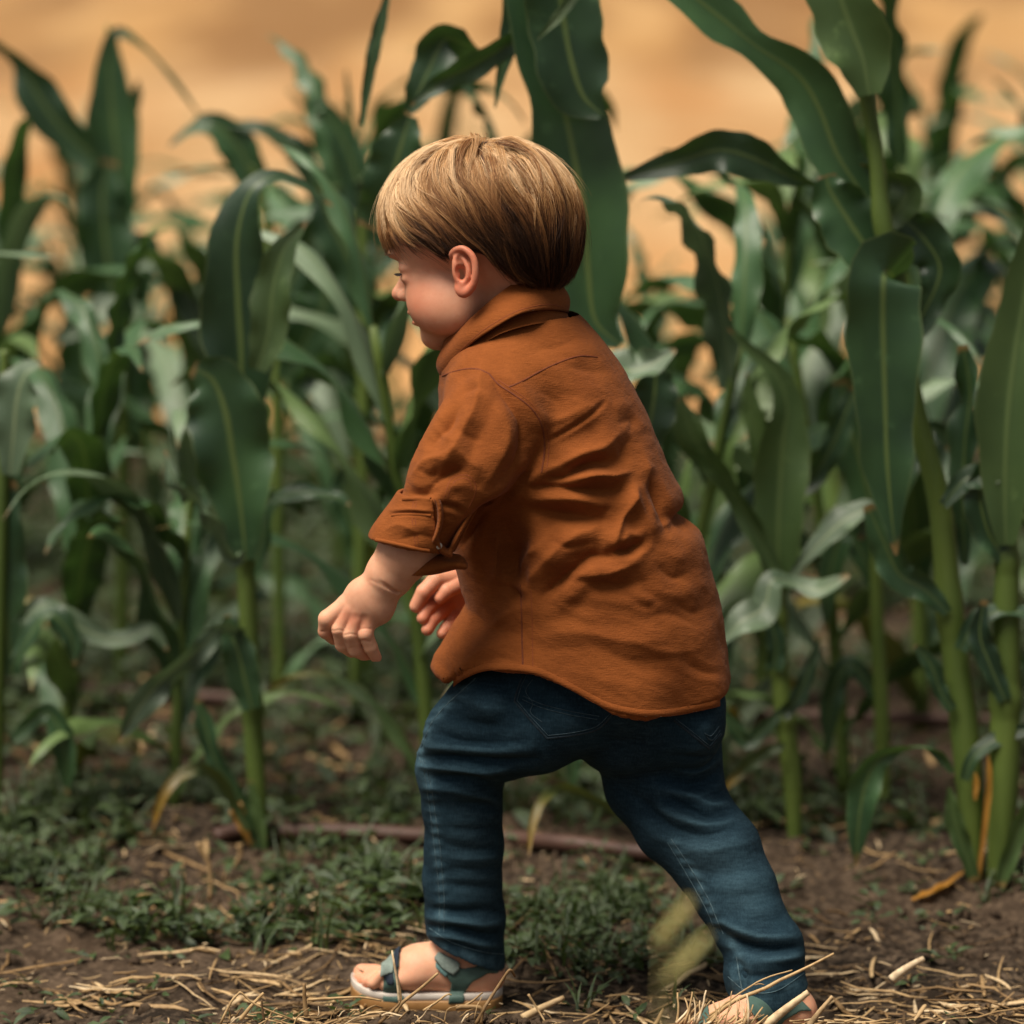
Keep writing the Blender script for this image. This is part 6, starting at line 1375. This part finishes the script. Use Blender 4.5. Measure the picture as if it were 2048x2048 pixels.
# tangle of straw on the clod (uncountable)
A = Acc()
for i in range(85):
    cx, cy = r_.uniform(450, 1010), r_.uniform(2022, 2062); a = r_.normal(.1, .7); L2 = r_.uniform(12, 60); Yd = r_.uniform(-.20, -.08)
    p0 = (cx, cy + 6 * abs(a), Yd); p1 = (cx + L2 * math.cos(a), cy - L2 * math.sin(a) * .7, Yd + r_.uniform(-.02, .02)); mid_ = ((p0[0] + p1[0]) / 2 + r_.normal(0, 4), (p0[1] + p1[1]) / 2 - r_.uniform(0, 9), Yd)
    stick([p0, mid_, p1], r_.uniform(.0004, .0012), acc=A, rnd=float(np.clip(r_.normal(.6, .25), 0, 1)), n=7)
o_ = obj('straw_tangle', A.mesh('straw_tangle', M_straw)); o_['kind'] = 'stuff'; o_['label'] = 'tangled thin straw on the soil clod at the front'
ST_ = [([(*K5(30, 464), -.14), (*K5(90, 340), -.14), (*K5(130, 297), -.14), (*K5(148, 293), -.14), (*K5(230, 360), -.14), (*K5(470, 455), -.13)], .0013, 'long bent straw arching left of the soil clod', .75),
 ([(*K5(140, 440), -.13), (*K5(200, 365), -.13), (*K5(268, 292), -.13)], .0022, 'thick flat straw leaning left of the clod', .8),
 ([(*K5(270, 440), -.15), (*K5(262, 390), -.15), (*K5(258, 330), -.15)], .0014, 'short dark upright straw near the left end of the tangle', .1),
 ([(*K5(505, 420), -.12), (*K5(495, 330), -.12), (*K5(492, 240), -.12)], .0026, 'short thick brown stalk stub standing left of the leading sandal', .45),
 ([(*K5(510, 330), -.12), (*K5(640, 322), -.12), (*K5(800, 316), -.12), (*K5(920, 335), -.12)], .0015, 'straw lying level just under the toes', .7),
 ([(*K5(1000, 400), -.13), (*K5(1030, 350), -.13), (*K5(1130, 270), -.13), (*K5(1232, 182), -.13)], .0020, 'stiff straw rising diagonally across the sandal sole', .6),
 ([(*K5(905, 460), -.14), (*K5(1000, 370), -.14), (*K5(1022, 340), -.14)], .0017, 'dark straw at the foot of the pale upright blade', .35),
 ([(*K5(1018, 345), -.13), (*K5(1008, 240), -.13), (*K5(985, 110), -.13), (*K5(978, 60), -.12)], .0016, 'pale upright straw blade crossing the front strap', .95),
 ([(*K5(1030, 345), -.12), (*K5(1022, 270), -.12), (*K5(1000, 190), -.12)], .0010, 'thin greenish straw beside the pale upright blade', .8),
 ([(*K5(1440, 464), -.15), (*K5(1470, 410), -.15), (*K5(1490, 370), -.15), (*K5(1560, 260), -.14), (*K5(1610, 185), -.14), (*K5(1632, 165), -.14), (*K5(1655, 200), -.13)], .0019, 'knotted brown stalk bending over behind the heel of the leading sandal', .3),
 ([(*K5(1330, 372), -.15), (*K5(1400, 368), -.15), (*K5(1470, 380), -.15), (*K5(1468, 464), -.15)], .0026, 'thick brown stalk bent at a right angle at the right end of the clod', .4),
 ([(*K5(1380, 362), -.13), (*K5(1430, 330), -.13), (*K5(1478, 290), -.13)], .0013, 'short straw pointing up in front of the sandal heel', .55),
 ([(*K5(1150, 390), -.14), (*K5(1220, 345), -.14), (*K5(1280, 302), -.14), (*K5(1306, 303), -.14)], .0012, 'thin straw under the middle of the sole', .7),
 ([(*K5(1730, 300), -.05), (*K5(1780, 380), -.05), (*K5(1830, 464), -.06)], .0013, 'thin straw crossing a broad one right of the leading sandal', .7),
 ([(*K5(1698, 430), -.04), (*K5(1800, 375), -.03), (*K5(1925, 318), -.02)], .0044, 'broad pale straw lying right of the leading sandal', .85),
 ([(*J5(180, 530), -.16), (*J5(330, 420), -.17), (*J5(500, 350), -.17), (*J5(580, 305), -.17), (*J5(700, 250), -.17), (*J5(880, 158), -.17)], .0021, 'longest straw reaching up across the rear trouser cuff', .8),
 ([(*J5(190, 500), -.16), (*J5(300, 420), -.16), (*J5(370, 370), -.16), (*J5(500, 295), -.16), (*J5(650, 250), -.16)], .0011, 'thin curved straw above the longest straw at the rear cuff', .75),
 ([(*J5(440, 332), -.16), (*J5(470, 326), -.16), (*J5(494, 331), -.16)], .0007, 'tiny side twig of straw over the rear trouser cuff', .7),
 ([(*J5(495, 560), -.18), (*J5(620, 460), -.18), (*J5(738, 372), -.18)], .0048, 'thick split pale stalk leaning against the rear heel', .92),
 ([(*J5(740, 560), -.17), (*J5(800, 480), -.17), (*J5(872, 395), -.17)], .0030, 'spotted pale stalk right of the rear heel', .85),
 ([(*J5(1200, 300), .02), (*J5(1260, 250), .02), (*J5(1375, 185), .03)], .0048, 'whitish broad husk piece on the soil right of the rear leg', 1.0),
 ([(*J5(-200, 560), -.16), (*J5(20, 540), -.16), (*J5(155, 425), -.16)], .0010, 'thin dark straw at the left of the rear foot bundle', .2)]
for pts, rad, lab, rn in ST_: stick(pts, rad, 'dry_straw', lab, 'straw', rnd=rn, jit=.00008)
# fan of straw by the rear foot
A = Acc()
for i in range(80):
    x0, y0 = r_.uniform(1350, 1500), r_.uniform(2044, 2074); a = r_.normal(.75, .6); L2 = r_.uniform(20, 75)
    stick([(x0, y0, -.19), (x0 + L2 * .5 * math.cos(a) + 3, y0 - L2 * .5 * math.sin(a), -.185), (x0 + L2 * math.cos(a), y0 - L2 * math.sin(a) * .92, -.18)], r_.uniform(.0006, .0014), acc=A, rnd=float(r_.uniform(.6, 1)), n=6)
for i in range(26):
    x0 = r_.uniform(1560, 1740); y0 = r_.uniform(2040, 2056); stick([(x0, y0, -.15), (x0 + r_.uniform(15, 60), y0 - r_.uniform(-6, 14), -.14)], r_.uniform(.0006, .0015), acc=A, rnd=float(r_.uniform(.5, 1)), n=5)
o_ = obj('straw_bundle', A.mesh('straw_bundle', M_straw)); o_['kind'] = 'stuff'; o_['label'] = 'fan of pale straw ends in front of the rear foot'
# orange husk and bent straw pieces on the soil
def husk(pts, W, label, mat, roll=30):
    C = [Gd(*p) + np.array([0, 0, .006]) for p in pts]; V, F, uv = leaf_geo(C, W, roll, .5, .1, 3, nl=16, nw=5, ref=(0, -.5, 1)); o_ = obj('dry_husk', mk_mesh('dry_husk', V, F, mat, uv=uv)); tag(o_, label, 'dry husk')
husk([(1825, 1812), (1860, 1800), (1895, 1780), (1930, 1752)], [.006, .016, .010, .003], 'orange withered husk on the soil before the tall maize', M_leafo, 20)
for pts, lab in (([(398, 1685), (402, 1700), (416, 1725), (421, 1760), (420, 1800)], 'bent pale straw standing below the left maize plant'), ([(478, 1690), (480, 1712), (466, 1735)], 'small pale loop of straw at the foot of the left maize plant')):
    q0 = Gd(pts[-1][0], pts[-1][1]); stick([(x, y, q0[1] + .0) for x, y in pts], .0032, 'dry_straw', lab, 'straw', rnd=.6, jit=.0002)
# blurred grass seed heads close to the lens
M_seed = simple('seed_head', (0.50, 0.44, 0.18), (0.34, 0.30, 0.11), 120, .8)
def seed_head(cx, cy, Yd, ang, L2, w_, stem_to, label):
    root = thing('grass_seed_head', label, 'grass seed head', (*P(stem_to[0], stem_to[1], Yd)[:2], 0.0)); bz = P(stem_to[0], stem_to[1], Yd); bz[2] = 0; A = Acc(); dx, dy = math.cos(ang), -math.sin(ang)
    for i in range(130):
        t_ = r_.uniform(0, 1); rr_ = w_ * math.sin(math.pi * min(1, t_ * .85 + .12)) * r_.uniform(.2, 1); a = r_.uniform(0, 6.28); sc = (Yd + 3.54) / FPX
        c = P(cx + (t_ - .5) * L2 * dx, cy + (t_ - .5) * L2 * dy, Yd); off_ = np.array([math.cos(a) * rr_ * abs(dy) * sc, math.sin(a) * rr_ * sc, math.cos(a) * rr_ * dx * sc]); d_ = unit(np.array([dx, 0, -dy]) * .8 + off_ / (rr_ * sc + 1e-9) * .6)
        V, F = tube([c + off_ * .3, c + off_ * .7 + d_ * .002, c + off_ + d_ * .005], [.0006, .0011, .0002], 5); A.add(V, F, t_)
    obj('spikelets', A.mesh('spikelets', M_seed), root); C = resample([bz] + px3([((stem_to[0] + cx) / 2 - 12, (stem_to[1] + cy) / 2, Yd), (cx + .4 * L2 * dx, cy + .4 * L2 * dy, Yd)]), 14)
    V, F = tube(C, .0006, 6); obj('stem', mk_mesh('stem', V, F, M_seed), root)
seed_head(1345, 1850, -1.25, .95, 105, 26, (1310, 2120), 'upper blurred yellow-green seed head between the legs')
seed_head(1370, 1920, -1.30, .85, 110, 34, (1330, 2130), 'lower and wider blurred yellow-green seed head between the legs')
